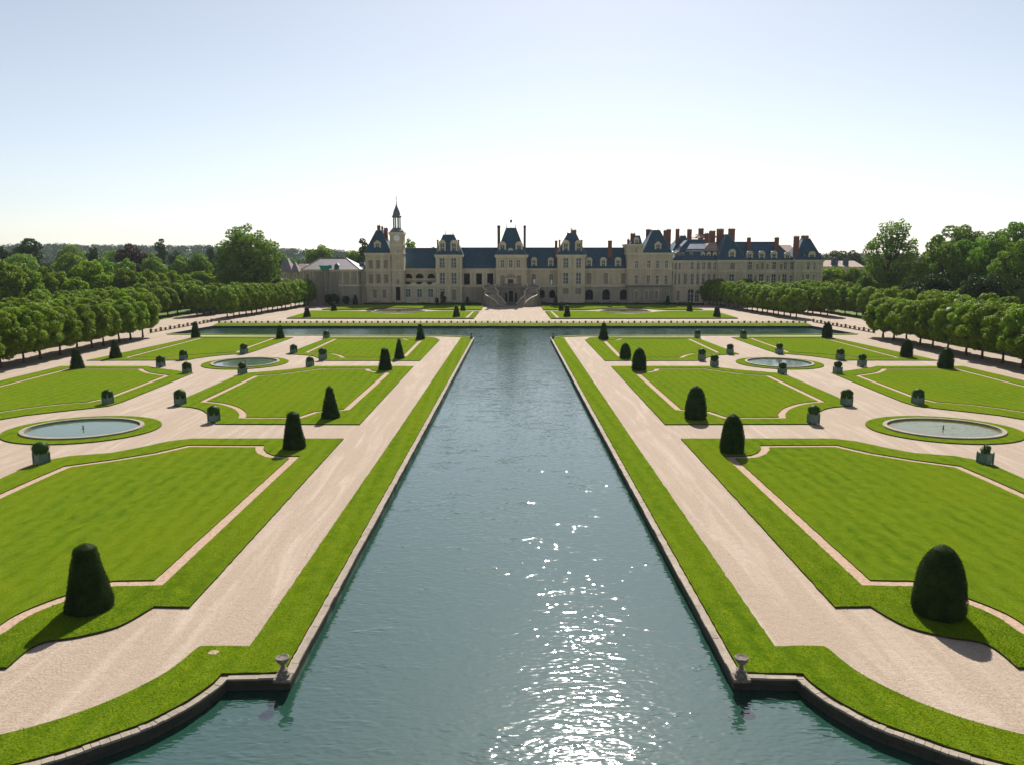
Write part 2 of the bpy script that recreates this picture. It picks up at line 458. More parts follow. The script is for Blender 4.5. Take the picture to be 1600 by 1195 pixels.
def lawn_pair(o, p, nm, wd, near):
    for side, fn in (('left', lambda q: q), ('right', mir)):
        st_ = .35 if near else 1.2
        oo = resample(fn(o), st_, .05 if near else .03)
        pp = resample(fn(p), st_, .03 if near else .0)
        ii = resample(fn(inset(p, wd)), st_, .05 if near else .02)
        tag(slab('lawn_border', [oo, pp], .0, GT, M['grass'], M['soil']), label='outer grass border of the %s, %s of the canal' % (nm, side), kind='structure')
        tag(slab('sand_path', [pp], .008, .03, M['sand']), label='narrow sand strip inside the %s, %s of the canal' % (nm, side), kind='structure')
        tag(slab('lawn', [ii], .0, GT-.01, M['grass'], M['soil']), label='inner mown lawn of the %s, %s of the canal' % (nm, side), kind='structure')
lawn_pair(L1o, L1p, 'nearest big lawn', .78, True)
lawn_pair(L2o, L2p, 'middle lawn beside the canal path', .8, True)
lawn_pair(L3o, L3p, 'far lawn near the cross canal', .8, False)
lawn_pair(L4o, L4p, 'far outer lawn by the trees', .8, False)
lawn_pair(L5o, L5p, 'middle outer lawn by the trees', .8, False)
# strip beside the canal
bank = out(EL[6:], .40)
so = px([(720,528.6),(618,680),(390.6,1012),(330,1011.3),(313.7,1011.8),(304,1018),(282,1036.5),(251,1058),(188,1090),(125.5,1115),(62.7,1135),(0,1151),(-80,1168),(-180,1184)])
so = arc(so, 4, 13, 4)
so += [Vector((-50, 20)), Vector((-70, 16))]
# far thin strip along the cross canal
bank0 = out(EL[1:7], .40)
fs_ = px([(724,527.4),(690,526.2),(600,525.2),(430,524.8),(262,523.6)])
for side, fn in (('left', lambda q: q), ('right', mir)):
    P = fn(list(bank)+list(reversed(so)))
    tag(slab('canal_verge', [resample(P, .4, .05)], 0, .11, M['grass'], M['soil']), label='grass verge between the %s gravel path and the canal' % side, kind='structure')
    P = fn(bank0+fs_)
    tag(slab('canal_verge', [P], 0, .08, M['grass'], M['soil']), label='thin grass verge on the near side of the cross canal, %s' % side, kind='structure')
P = px([(333,508.9),(342,505.2),(1259,505.2),(1268,508.9)])
tag(slab('canal_verge', [P], 0, .1, M['grass'], M['soil']), label='grass verge on the far side of the cross canal', kind='structure')
# small worn patch in the verge
a = G(334, 1022, 0)
tag(slab('bare_patch', [[Vector((a.x+.23*math.cos(t/12*math.tau)*(1+.15*math.sin(t*2)), a.y+.2*math.sin(t/12*math.tau))) for t in range(12)]], .1, .118, M['sand']), label='small bare gravel patch in the near left verge', kind='structure')
# far parterre
FL1 = px([(448,498.6),(740,499),(749,487.8),(690,487.3),(668,488),(650,490),(622,491.6),(595,490.6),(575,488.6),(555,487.2),(487,486.8)]); FL1 = arc(FL1, 3, 9, 3)
FL2 = px([(503,484.8),(560,485),(580,484.2),(600,483),(625,482.4),(650,483),(668,484.2),(690,485.2),(752,485.5),(756,478),(548,477.5)]); FL2 = arc(FL2, 1, 7, 3)
for side, fn in (('left', lambda q: q), ('right', mir)):
    tag(slab('lawn', [fn(FL1)], 0, .3, M['grass'], M['soil']), label='front lawn of the far %s parterre below the palace' % side, kind='structure')
    tag(slab('lawn', [fn(FL2)], 0, .3, M['grass'], M['soil']), label='back lawn of the far %s parterre, nearest the palace' % side, kind='structure')
    tag(slab('sand_path', [fn(px([(727,498.2),(731.5,498.2),(741,488.4),(738.5,488.4)]))], 0, .32, M['sand']), label='short slanting sand path in the far %s lawn' % side, kind='structure')

# ============================================================ basins
def basin(x0, x1, y0, y1, rim, water, ring, label, nm, mat='coping'):
    cy_ = (G(0, y0).y+G(0, y1).y)/2; ry = (G(0, y0).y-G(0, y1).y)/2
    t_ = cy_*ct+HC*st; cx_ = ((x0+x1)/2-CX)/F*t_; rx = (x1-x0)/2/F*t_
    def el(d, n=120): return [Vector((cx_+(rx-d)*math.cos(i/n*math.tau), cy_+(ry-d)*math.sin(i/n*math.tau))) for i in range(n)]
    if ring:
        tag(slab('grass_ring', [resample(el(0), .3, .04), el(ring)], 0, .11, M['grass'], M['soil']), label='ring of grass round the '+nm, kind='structure')
    r = thing('round_basin', (cx_, cy_, 0), label, 'fountain basin')
    mb = MB(); o, i_ = el(ring), el(ring+rim); n = len(o)
    h = .26
    for k in range(n):
        q = (k+1) % n; z = h+random.uniform(-.008, .008)*(1 if k % 4 == 0 else 0)
        mb.add([(o[k].x,o[k].y,-.02),(o[q].x,o[q].y,-.02),(o[q].x,o[q].y,h),(o[k].x,o[k].y,h),(i_[k].x,i_[k].y,h+.02),(i_[q].x,i_[q].y,h+.02),(i_[q].x,i_[q].y,-.02),(i_[k].x,i_[k].y,-.02)], [(0,1,2,3),(3,2,5,4),(4,5,6,7)])
    mb.build('stone_rim', M[mat], r)
    MB().lathe([(.09, .0), (.09, .15), (.05, .2), (.05, .36), (.08, .4), (.08, .46), (.02, .5)], 10, (cx_, cy_)).build('fountain_nozzle', M['bronze'], r, True)
    tag(slab('basin_water', [el(ring+rim-.02)], 0, .08, M[water]), label='still water in the '+nm, kind='structure')
basin(16, 244.5, 650.5, 695, .42, 'poolwater', 1.7, 'round stone fountain basin ringed with grass, nearest on the left', 'large left basin')
basin(1360.5, 1587, 650.5, 694.5, .42, 'poolgreen', 1.7, 'round stone fountain basin with greenish water, nearest on the right', 'large right basin')
basin(319.7, 448, 558.8, 577.8, .4, 'poolwater', 1.5, 'smaller round basin with a grass ring, farther back on the left', 'small left basin')
basin(1152.5, 1282, 559, 577.8, .4, 'poolwater', 1.5, 'smaller round basin with a grass ring, farther back on the right', 'small right basin')
basin(585, 664, 484, 489.3, .6, 'poolgreen', 0, 'wide flat basin in the far left parterre lawn before the palace', 'far left basin')
basin(937, 1016, 484, 489.3, .6, 'poolgreen', 0, 'wide flat basin in the far right parterre lawn before the palace', 'far right basin')

# ============================================================ foliage tools
def leaves(P, Nrm, size, flat=.75, seed=0):
    """leaf quads at P facing roughly along Nrm"""
    g = np.random.default_rng(seed)
    n = len(P)
    d = Nrm+g.normal(0, flat, (n, 3)); d /= np.linalg.norm(d, axis=1)[:, None]
    t = np.cross(d, g.normal(0, 1, (n, 3))); t /= np.linalg.norm(t, axis=1)[:, None]+1e-9
    b = np.cross(d, t)
    s = (size*g.uniform(.55, 1.25, n))[:, None]; w_ = s*g.uniform(.5, .95, n)[:, None]
    V = np.stack([P-t*s*.5, P-b*w_*.5+d*s*.12, P+t*s*.5, P+b*w_*.5+d*s*.12], 1).reshape(-1, 3)
    Fq = np.arange(n*4).reshape(-1, 4)
    return V, Fq
def unit(g, n):
    d = g.normal(0, 1, (n, 3)); return d/np.linalg.norm(d, axis=1)[:, None]
def lobecrown(lobes, dens, size, seed, squash=.8, prune=True, flat=.75, gap=0):
    """lobes (k,4) xyz r -> leaf cloud on the lobe skins"""
    g = np.random.default_rng(seed)
    Ps, Ns = [], []
    L = np.array(lobes); cen = L[:, :3].mean(0)
    for x, y, z, r in lobes:
        n = int(dens*r*r)+6
        d = unit(g, n)
        rr = r*g.uniform(.72, 1.08, n)**.7
        if gap: kk = np.sin(d[:, 0]*7+x)*np.sin(d[:, 1]*8+y)+np.sin(d[:, 2]*9+z*2)*.7 < 1.0-gap*1.6; d = d[kk]; rr = rr[kk]; n = len(rr)
        rr *= 1+.12*np.sin(d[:, 0]*9+x*3)*np.cos(d[:, 2]*8+z*3)
        p = np.stack([x+d[:, 0]*rr, y+d[:, 1]*rr, z+d[:, 2]*rr*squash], 1)
        if prune:
            keep = np.ones(n, bool)
            for (a, b, c, q) in lobes:
                if (a, b, c, q) == (x, y, z, r): continue
                if (a-x)**2+(b-y)**2+(c-z)**2 > (q+r)**2: continue
                dd = (p[:, 0]-a)**2+(p[:, 1]-b)**2+((p[:, 2]-c)/squash)**2
                keep &= dd > (q*.72)**2
            p = p[keep]; d = d[keep]
        Ps.append(p); Ns.append(d)
    return leaves(np.concatenate(Ps), np.concatenate(Ns), size, flat, seed+1)
def blob(prof, n, amp, seed, zs=1.0):
    """closed core body from a profile (r,z), pushed in and out"""
    vs = []; fs = []
    for r, z in prof:
        for k in range(n):
            a = math.tau*k/n
            q = 1+amp*noise.noise(Vector((math.cos(a)*1.6+seed, math.sin(a)*1.6, z*.7)))
            vs.append((r*q*math.cos(a), r*q*math.sin(a), z))
    for i in range(len(prof)-1):
        for k in range(n): fs.append((i*n+k, i*n+(k+1) % n, (i+1)*n+(k+1) % n, (i+1)*n+k))
    m = (len(prof)-1)*n
    for k in range(1, n-1, 2):
        fs.append((m, m+k, m+k+1, m+(k+2) % n if k+2 < n else m) if k+2 < n else (m, m+k, m+k+1, m+k+1))
    fs = [f for f in fs if len(set(f)) == 4]
    return np.array(vs), np.array(fs)
def joinVF(*pairs):
    V = []; Fq = []; o = 0
    for v, f in pairs: V.append(v); Fq.append(f+o); o += len(v)
    return np.concatenate(V), np.concatenate(Fq)

# ============================================================ clipped yews
def prof_of(kind, H, rb, rt):
    P = []
    for i in range(25):
        t = i/24
        if kind == 'cone':
            r = rb*(1-t)+rt*t
            if t > .93: r *= math.sqrt(max(0, 1-((t-.93)/.07)**2))*.75+.25*(1-(t-.93)/.07)
            if t < .08: r *= .90+.10*(t/.08)
        else:   # bullet
            r = rb*(1-t**3.2*.995)**.62*(1-.06*t)
            if t < .1: r *= .9+.1*(t/.1)
        P.append((max(r, .02), H*t))
    return P
def make_yew(kind, cx0, wbase, wtop, ytop, ybase, label, seed, group):
    b = G(cx0, ybase); k = b.y/F
    t = b.y*ct+HC*st
    wbase *= .93 if kind == 'cone' else .89
    rb = wbase/2*t/F
    # the front foot of the shape stands at ybase; its middle one radius farther
    Y = b.y+rb*.85
    cxw = (cx0-CX)/F*(Y*ct+HC*st)
    H = S(cx0, ytop, Y+ (0 if kind == 'bullet' else rb*.1))[1]
    rt = wtop/2*t/F
    r = thing('clipped_yew', (cxw, Y, 0), label, 'topiary', group)
    near = t < 90
    prof = prof_of(kind, H, rb, rt)
    g = np.random.default_rng(seed)
    # leaf skin
    dens = 1500 if t < 50 else 650 if t < 80 else 160 if t < 150 else 50
    size = .055 if t < 50 else .085 if t < 80 else .16 if t < 150 else .30
    A = math.pi*2*rb*H
    n = int(dens*A)
    u = g.uniform(0, 1, n)
    rr = np.interp(u, [p[1]/H for p in prof], [p[0] for p in prof])
    keep = g.uniform(0, 1, n) < (rr+.12)/(rb+.12)
    u = u[keep]; rr = rr[keep]; n = len(u); a = g.uniform(0, math.tau, n)
    wob = 1+.035*np.sin(a*5+seed)*np.sin(u*9+seed)+.02*np.sin(a*11+u*14)
    rr = rr*wob+g.normal(0, .035 if near else .05, n)
    slope = (rb-rt)/H
    P = np.stack([rr*np.cos(a), rr*np.sin(a), u*H+.03], 1)
    Nn = np.stack([np.cos(a), np.sin(a), np.full(n, slope)+np.where(u > .93, 2, 0)], 1)
    V1 = leaves(P, Nn, size, .55, seed)
    core = blob([(max(.02, r_*.965-.02), z_*.985+.03) for r_, z_ in prof], 40, .02, seed)
    V, Fq = joinVF(core, V1)
    npmesh('foliage', V, Fq, M['yew'], r)
    MB().lathe([(rb*.25, -.02), (rb*.2, .2)], 8).build('trunk', M['bark']).parent = r
    return r
YL = [('cone',141,79,27,848,966,'broad flat topped yew cone casting a shadow over the gravel, nearest on the left'),
 ('cone',460,39,15,642,705,'blunt yew cone at the canal path corner of the nearest left lawn'),
 ('cone',516.5,32,7,603,656,'narrow steep yew cone on the front edge of the middle left lawn'),
 ('cone',602,23,9,543.5,580,'stout dark yew cone at the back corner of the middle left lawn'),
 ('cone',624,17.5,3,529,562,'sharp pointed yew cone in front of the far lawn, left of the canal'),
 ('cone',657,15,4,506,531.5,'pointed yew cone at the cross canal corner, left of the canal'),
 ('cone',438,14,5,508.5,530,'small yew cone on the far edge of the far outer left lawn'),
 ('cone',306,15,5,503,528.5,'yew cone beside the left bridge railing'),
 ('cone',181,20.5,5,530.5,561,'pointed yew cone at the tree side corner of the far outer left lawn'),
 ('cone',121,23,7,544.5,577.5,'wider yew cone below the linden row, farthest left in the garden')]
YR = [('bullet',1465,86,0,851,975,'huge rounded bullet shaped yew casting a shadow over the gravel, nearest on the right'),
 ('bullet',1143.5,41,0,646,711,'rounded yew at the canal path corner of the nearest right lawn'),
 ('bullet',1086.5,37,0,602.5,658,'thick bullet shaped yew on the front edge of the middle right lawn'),
 ('bullet',998.5,25,0,543.5,580.5,'tall oval yew at the back corner of the middle right lawn'),
 ('bullet',977,19,0,536,561.5,'short squat oval yew in front of the far lawn, right of the canal'),
 ('cone',943,17,3,504,531.5,'pointed yew cone at the cross canal corner, right of the canal'),
 ('bullet',1292,17,0,503.5,529,'rounded yew cone beside the right bridge railing'),
 ('bullet',1416,20,0,530,559.5,'rounded yew at the tree side corner of the far outer right lawn'),
 ('bullet',1477,25,0,544,577,'wide rounded yew below the linden row, farthest right in the garden')]
YF = [('cone',480,13,4,480,497.3,'small yew cone at the front left corner of the far left parterre'),
 ('cone',522,10.5,3,471.5,487.3,'small yew cone second from the front on the outer edge of the far left parterre'),
 ('cone',555.5,9,2.5,461,477.8,'slim yew cone at the back outer corner of the far left parterre'),
 ('cone',713.2,13,3.5,477.5,497,'front yew of the three beside the avenue in the far left parterre'),
 ('cone',723.2,9,3,472.5,486.5,'middle yew of the three beside the avenue in the far left parterre'),
 ('cone',730.5,8.5,2.5,464,479,'back yew of the three beside the avenue in the far left parterre'),
 ('cone',886,12.5,3.5,477.5,496.8,'front yew of the three beside the avenue in the far right parterre'),
 ('cone',876.8,9,3,472,486.8,'middle yew of the three beside the avenue in the far right parterre'),
 ('cone',868.3,8.5,2.5,463.5,479,'back yew of the three beside the avenue in the far right parterre'),
 ('cone',1120,13,5,479,497,'small yew cone at the front right corner of the far right parterre'),
 ('cone',1077.3,10,5,471,488,'small yew cone second from the front on the outer edge of the far right parterre'),
 ('cone',1043,9.5,2.5,462,478.7,'slim yew cone at the back outer corner of the far right parterre')]
for i, (k_, x_, wb, wt, yt, yb, lb) in enumerate(YL+YR): make_yew(k_, x_, wb, wt, yt, yb, lb, 30+i, 'clipped yews on the garden lawns')
for i, (k_, x_, wb, wt, yt, yb, lb) in enumerate(YF): make_yew(k_, x_, wb, wt, yt, yb, lb, 70+i, 'clipped yews of the far parterre')

# ============================================================ boxed shrubs
def planter(cx0, ybase, wpx, ytopbox, balltop, ballw, label, rot, seed, leafy=False):
    b = G(cx0, ybase); t = b.y*ct+HC*st
    w_ = .88*wpx*t/F/(math.cos(rot)+abs(math.sin(rot)))
    Y = b.y+w_*.5; X = (cx0-CX)/F*(Y*ct+HC*st)
    zb = S(cx0, ytopbox, b.y+w_*.2)[1]; zt = S(cx0, balltop, Y)[1]
    rb = ballw/2*t/F
    r = thing('potted_shrub', (X, Y, 0), label, 'potted shrub', 'shrubs in square green planter boxes')
    h = w_/2
    mb = MB(); mb.box(-h*.93, h*.93, -h*.93, h*.93, .10, zb-.05)
    for sx in (-1, 1):
        for q in (-.45, 0, .45):
            mb.box(sx*h*.93, sx*h*.955, h*q-h*.17, h*q+h*.17, .18, zb-.12)
            mb.box(h*q-h*.17, h*q+h*.17, sx*h*.93, sx*h*.955, .18, zb-.12)
    bx_ = mb.build('planter_box', M['planter']); bx_.parent = r
    for sx in (-1, 1):
        for sy in (-1, 1):
            mb = MB(); mb.box(sx*h-.055, sx*h+.055, sy*h-.055, sy*h+.055, 0, zb)
            mb.lathe([(.03, zb), (.06, zb+.05), (.045, zb+.1), (.01, zb+.12)], 8, (sx*h, sy*h))
            mb.build('corner_post', M['planterposts']).parent = r
    for a_, b_, nm_ in ((zb-.1, zb-.02, 'top_frame'), (.1, .17, 'bottom_frame')):
        mb = MB()
        for s_ in (-1, 1):
            mb.box(-h, h, s_*h-.03, s_*h+.03, a_, b_); mb.box(s_*h-.03, s_*h+.03, -h+.02, h-.02, a_+.005, b_-.005)
        mb.build(nm_, M['planterposts']).parent = r
    g = np.random.default_rng(seed)
    bz = zt-rb*.95
    if leafy:
        lobes = [(g.uniform(-.35,.35)*w_, g.uniform(-.3,.3)*w_, zb+g.uniform(.0,.6)*(zt-zb), .28*w_) for _ in range(9)]
        lobes += [(-.1*w_, 0, zt-.2*w_, .2*w_), (.42*w_, 0, zt-.38*w_, .22*w_)]
        V, Fq = lobecrown([tuple(l) for l in lobes], 1500, .13, seed, .9, False)
    else:
        n = 2600 if t < 90 else 900
        d = unit(g, n); rr = rb*(1+.05*np.sin(d[:,0]*7+seed)+.05*np.sin(d[:,2]*6))*g.uniform(.94, 1.03, n)
        P = d*rr[:, None]*np.array([1, 1, .92])+np.array([0, 0, bz])
        V1 = leaves(P, d, .07 if t < 90 else .13, .6, seed)
        pr = [(max(.02, rb*.94*math.sin(q/10*math.pi)), bz-rb*.9*math.cos(q/10*math.pi)) for q in range(11)]
        V, Fq = joinVF(blob(pr, 24, .06, seed), V1)
    npmesh('foliage', V, Fq, M['box'], r)
    MB().lathe([(.06, .2), (.05, bz)], 8).build('trunk', M['bark']).parent = r
    MB().box(-h*.9, h*.9, -h*.9, h*.9, zb-.12, zb-.09).build('soil', M['soil']).parent = r
    r.rotation_euler.z = rot
PL = [(65.5,726,25,708,689,24.5,'ball shrub in a green box in front of the large left basin',-.5),
 (169,632,16,617,608,16,'ball shrub in a box on the lawn border behind the large left basin',-.35),
 (282,633,17,618.5,607.5,18,'ball shrub in a box at the sharp corner of the middle left lawn',-.35),
 (334.5,660,17.5,645.5,632.5,19,'ball shrub in a box on the curved corner of the middle left lawn',-.3),
 (292.5,584,12.5,574.5,565,14,'ball shrub in a box at the inner corner of the middle outer left lawn',-.2),
 (251.5,574,12,565,555.5,13.5,'ball shrub in a box on the cross path near the small left basin',-.2),
 (287,563,11,555,546.5,12,'ball shrub in a box on the front edge of the far outer left lawn',-.15),
 (381.5,553.5,11,545.5,536.5,11.5,'ball shrub in a box right behind the small left basin',-.15),
 (459,553,10,545,537.8,11,'low ball shrub in a box at the corner of the far left canal lawn',-.1),
 (504.5,563.5,11.5,553.5,543.5,12.5,'large ball shrub in a box on the curved corner of the far left canal lawn',-.1),
 (484.5,573.5,11.5,564,557,11,'small ball shrub in a box on the cross path right of the small left basin',-.1),
 (379,585.5,13,576,566,12,'ball shrub in a box in front of the small left basin',-.2),
 (510,529,9.5,522,516.5,9.5,'small ball shrub in a box by the cross canal, left side',-.1),
 (1433.5,632,17,618.5,606.5,17.5,'ball shrub in a box on the lawn border behind the large right basin',.3),
 (1322.5,634,17,619.5,607,18,'ball shrub in a box at the sharp corner of the middle right lawn',.3),
 (1270.5,663,17.5,646.5,632,18,'ball shrub in a box on the curved corner of the middle right lawn',.3),
 (1308.5,584.5,12.5,574,564,12,'ball shrub in a box at the inner corner of the middle outer right lawn',.2),
 (1346.5,573.5,12,563,553,12,'ball shrub in a box on the cross path near the small right basin',.2),
 (1312.5,563,11.5,553.5,544.5,12,'ball shrub in a box on the front edge of the far outer right lawn',.15),
 (1217.5,553.5,10.5,545,536,10.5,'ball shrub in a box right behind the small right basin',.15),
 (1140.5,554,9.5,545.5,537,10.5,'low ball shrub in a box at the corner of the far right canal lawn',.1),
 (1096.5,564,10.5,554,544.5,11.5,'tall ball shrub in a box on the curved corner of the far right canal lawn',.1),
 (1116,574,11.5,564,554,12.5,'ball shrub in a box on the cross path left of the small right basin',.1),
 (1222,585,12.5,576,566,12,'ball shrub in a box in front of the small right basin',.2),
 (1089.7,529,8.5,521.5,515.5,9,'small ball shrub in a box by the cross canal, first right of the canal',.1),
 (1161.3,529.5,9,522,515.5,9.5,'small ball shrub in a box by the cross canal, second right of the canal',.1)]
for i, q in enumerate(PL): planter(*q, 200+i)
planter(1538.5, 726, 24, 708, 694, 20, 'ragged leafy shrub in a green box in front of the large right basin', .45, 260, True)

# ============================================================ urns
def urn(px_, py_, s_, label):
    a = G(px_, py_)
    r = thing('stone_urn', (a.x, a.y, .06), label, 'urn', 'weathered stone urns at the canal corners')
    P = [(.30, 0), (.30, .18), (.24, .22), (.20, .34), (.24, .40), (.14, .48), (.09, .60), (.10, .66), (.20, .76), (.31, .90), (.36, 1.02), (.35, 1.08), (.29, 1.10), (.18, 1.04)]
    ped = MB().box(-.36, .36, -.3, .3, -.02, .12).lathe([(x*s_*1.05, z*s_+.1) for x, z in P[:6]], 12)
    ped.build('pedestal', M['urn']).parent = r
    MB().lathe([(x*s_, z*s_+.1) for x, z in P[5:]], 18).build('bowl', M['urn']).parent = r
urn(443, 1062, .84, 'weathered stone urn on the near left corner of the canal wall')
urn(1157, 1062, .84, 'weathered stone urn on the near right corner of the canal wall')
urn(736.8, 529.3, 1.1, 'tiny stone urn on the far left corner of the canal')
urn(864.2, 529.3, 1.1, 'tiny stone urn on the far right corner of the canal')

# ============================================================ low barrier and bridge rails
def rail(a, b, label, posts, name='low_barrier', cat='barrier', h=.62, zb=0):
    a, b = Vector(a), Vector(b); L = (b-a).length; u = (b-a)/L; nr = Vector((-u.y, u.x, 0))
    r = thing(name, a, label, cat)
    def bar(mb, s0, s1, w_, z0, z1):
        c = [a+u*s0-nr*w_, a+u*s1-nr*w_, a+u*s1+nr*w_, a+u*s0+nr*w_]
        mb.add([(v.x,v.y,z0) for v in c]+[(v.x,v.y,z1) for v in c], [(0,3,2,1),(4,5,6,7),(0,1,5,4),(1,2,6,5),(2,3,7,6),(3,0,4,7)])
    mb = MB(); bar(mb, 0, L, .14, zb+h*.62, zb+h*.8); mb.build('top_rail', M['limepale'], r)
    mb = MB(); bar(mb, 0, L, .09, zb+.02, zb+h*.22); mb.build('base_rail', M['limepale'], r)
    for i in range(posts+1):
        mb = MB(); s0 = L*i/posts; k_ = 1 if i % 2 == 0 else .7
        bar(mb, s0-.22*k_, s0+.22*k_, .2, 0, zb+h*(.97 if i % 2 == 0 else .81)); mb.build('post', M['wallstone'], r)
a = G(342, 505.2); b = G(1259, 505.2)
rail((a.x, a.y+.3, 0), (b.x, b.y+.3, 0), 'long low stone barrier with square posts above the cross canal', 96)
for sgn, sd in ((-1, 'left'), (1, 'right')):
    a = G(CX+sgn*(CX-236), 520.5); b = G(CX+sgn*(CX-330), 503.8)
    rail((a.x, a.y, 0), (b.x, b.y, 0), 'low stone bridge parapet over the %s end of the cross canal' % sd, 14, 'bridge_parapet', 'parapet', 1.0)

# ============================================================ grass tufts on the nearest turf
def inpoly(P, x, y):
    n = len(P); c = np.zeros(len(x), bool)
    for i in range(n):
        a_, b_ = P[i], P[i-1]
        if abs(b_.y-a_.y) < 1e-9: continue
        c ^= ((a_.y > y) != (b_.y > y)) & (x < (b_.x-a_.x)*(y-a_.y)/(b_.y-a_.y)+a_.x)
    return c
def tufts(name, loops, ymax, n, z, label, seed):
    g = np.random.default_rng(seed)
    xs = [p.x for p in loops[0]]; ys = [p.y for p in loops[0]]
    x0, x1, y0, y1 = max(-42, min(xs)), min(42, max(xs)), max(20, min(ys)), min(ymax, max(ys))
    x = g.uniform(x0, x1, n); y = y0+(y1-y0)*g.uniform(0, 1, n)**1.35
    k_ = inpoly(loops[0], x, y)
    for h in loops[1:]: k_ &= ~inpoly(h, x, y)
    k_ &= np.abs(x) < y*.70+2
    k_ &= g.uniform(0, 1, n) < ((ymax-y)/(ymax-28))**1.3
    x, y = x[k_], y[k_]; m = len(x)
    if not m: return
    patch = .6+.4*np.sin(x*1.3+np.sin(y*.9)*2)*np.sin(y*1.1+x*.4)
    h = g.uniform(.02, .05, m)*(.7+.5*patch); w = g.uniform(.012, .03, m)*(1+y/60)
    a_ = g.uniform(0, math.tau, m); lx, ly = g.normal(0, .035, m), g.normal(0, .035, m)
    V = np.stack([np.stack([x-w*np.cos(a_), y-w*np.sin(a_), np.full(m, z-.01)], 1), np.stack([x+w*np.cos(a_), y+w*np.sin(a_), np.full(m, z-.01)], 1), np.stack([x+lx, y+ly, z+h], 1)], 1).reshape(-1, 3)
    tag(npmesh(name, V, np.arange(m*3).reshape(-1, 3), M['blade']), kind='stuff', label=label)
for side, fn in (('left', lambda q: q), ('right', mir)):
    tufts('grass', [fn(list(bank)+list(reversed(so)))], 62, 150000, .11, 'grass blades of the verge beside the canal, %s' % side, 5)
    tufts('grass', [fn(L1o), fn(L1p)], 60, 150000, GT, 'grass blades on the border of the nearest lawn, %s' % side, 6)
# ============================================================ palace
Y0 = 300.0
PAL = thing('palace', (0, Y0, 0), 'long pale limestone palace with blue slate roofs, brick chimneys and pavilions', 'palace')
def ppoly(mb, poly, holes, y, flip=False):
    L3 = [[Vector((x, z, 0)) for x, z in lp] for lp in [poly]+holes]
    flat = [p for lp in L3 for p in lp]
    vs = [(p.x, y, p.y) for p in flat]; fs = []
    for t in tessellate_polygon(L3):
        a, b, c = (flat[i] for i in t)
        fs.append(tuple(t) if (b-a).cross(c-a).z > 0 else tuple(reversed(t)))
    mb.add(vs, fs)
def opening_poly(cx0, z0, z1, w_, arch):
    h = w_/2
    if not arch: return [(cx0-h, z0), (cx0+h, z0), (cx0+h, z1), (cx0-h, z1)]
    zc = z1-h if z1-z0 > h else z0
    hh = z1-zc
    P = [(cx0-h, z0), (cx0+h, z0)] if zc > z0+.01 else []
    P += [(cx0+h*math.cos(a*math.pi/8), zc+hh*math.sin(a*math.pi/8)) for a in range(9)]
    return P
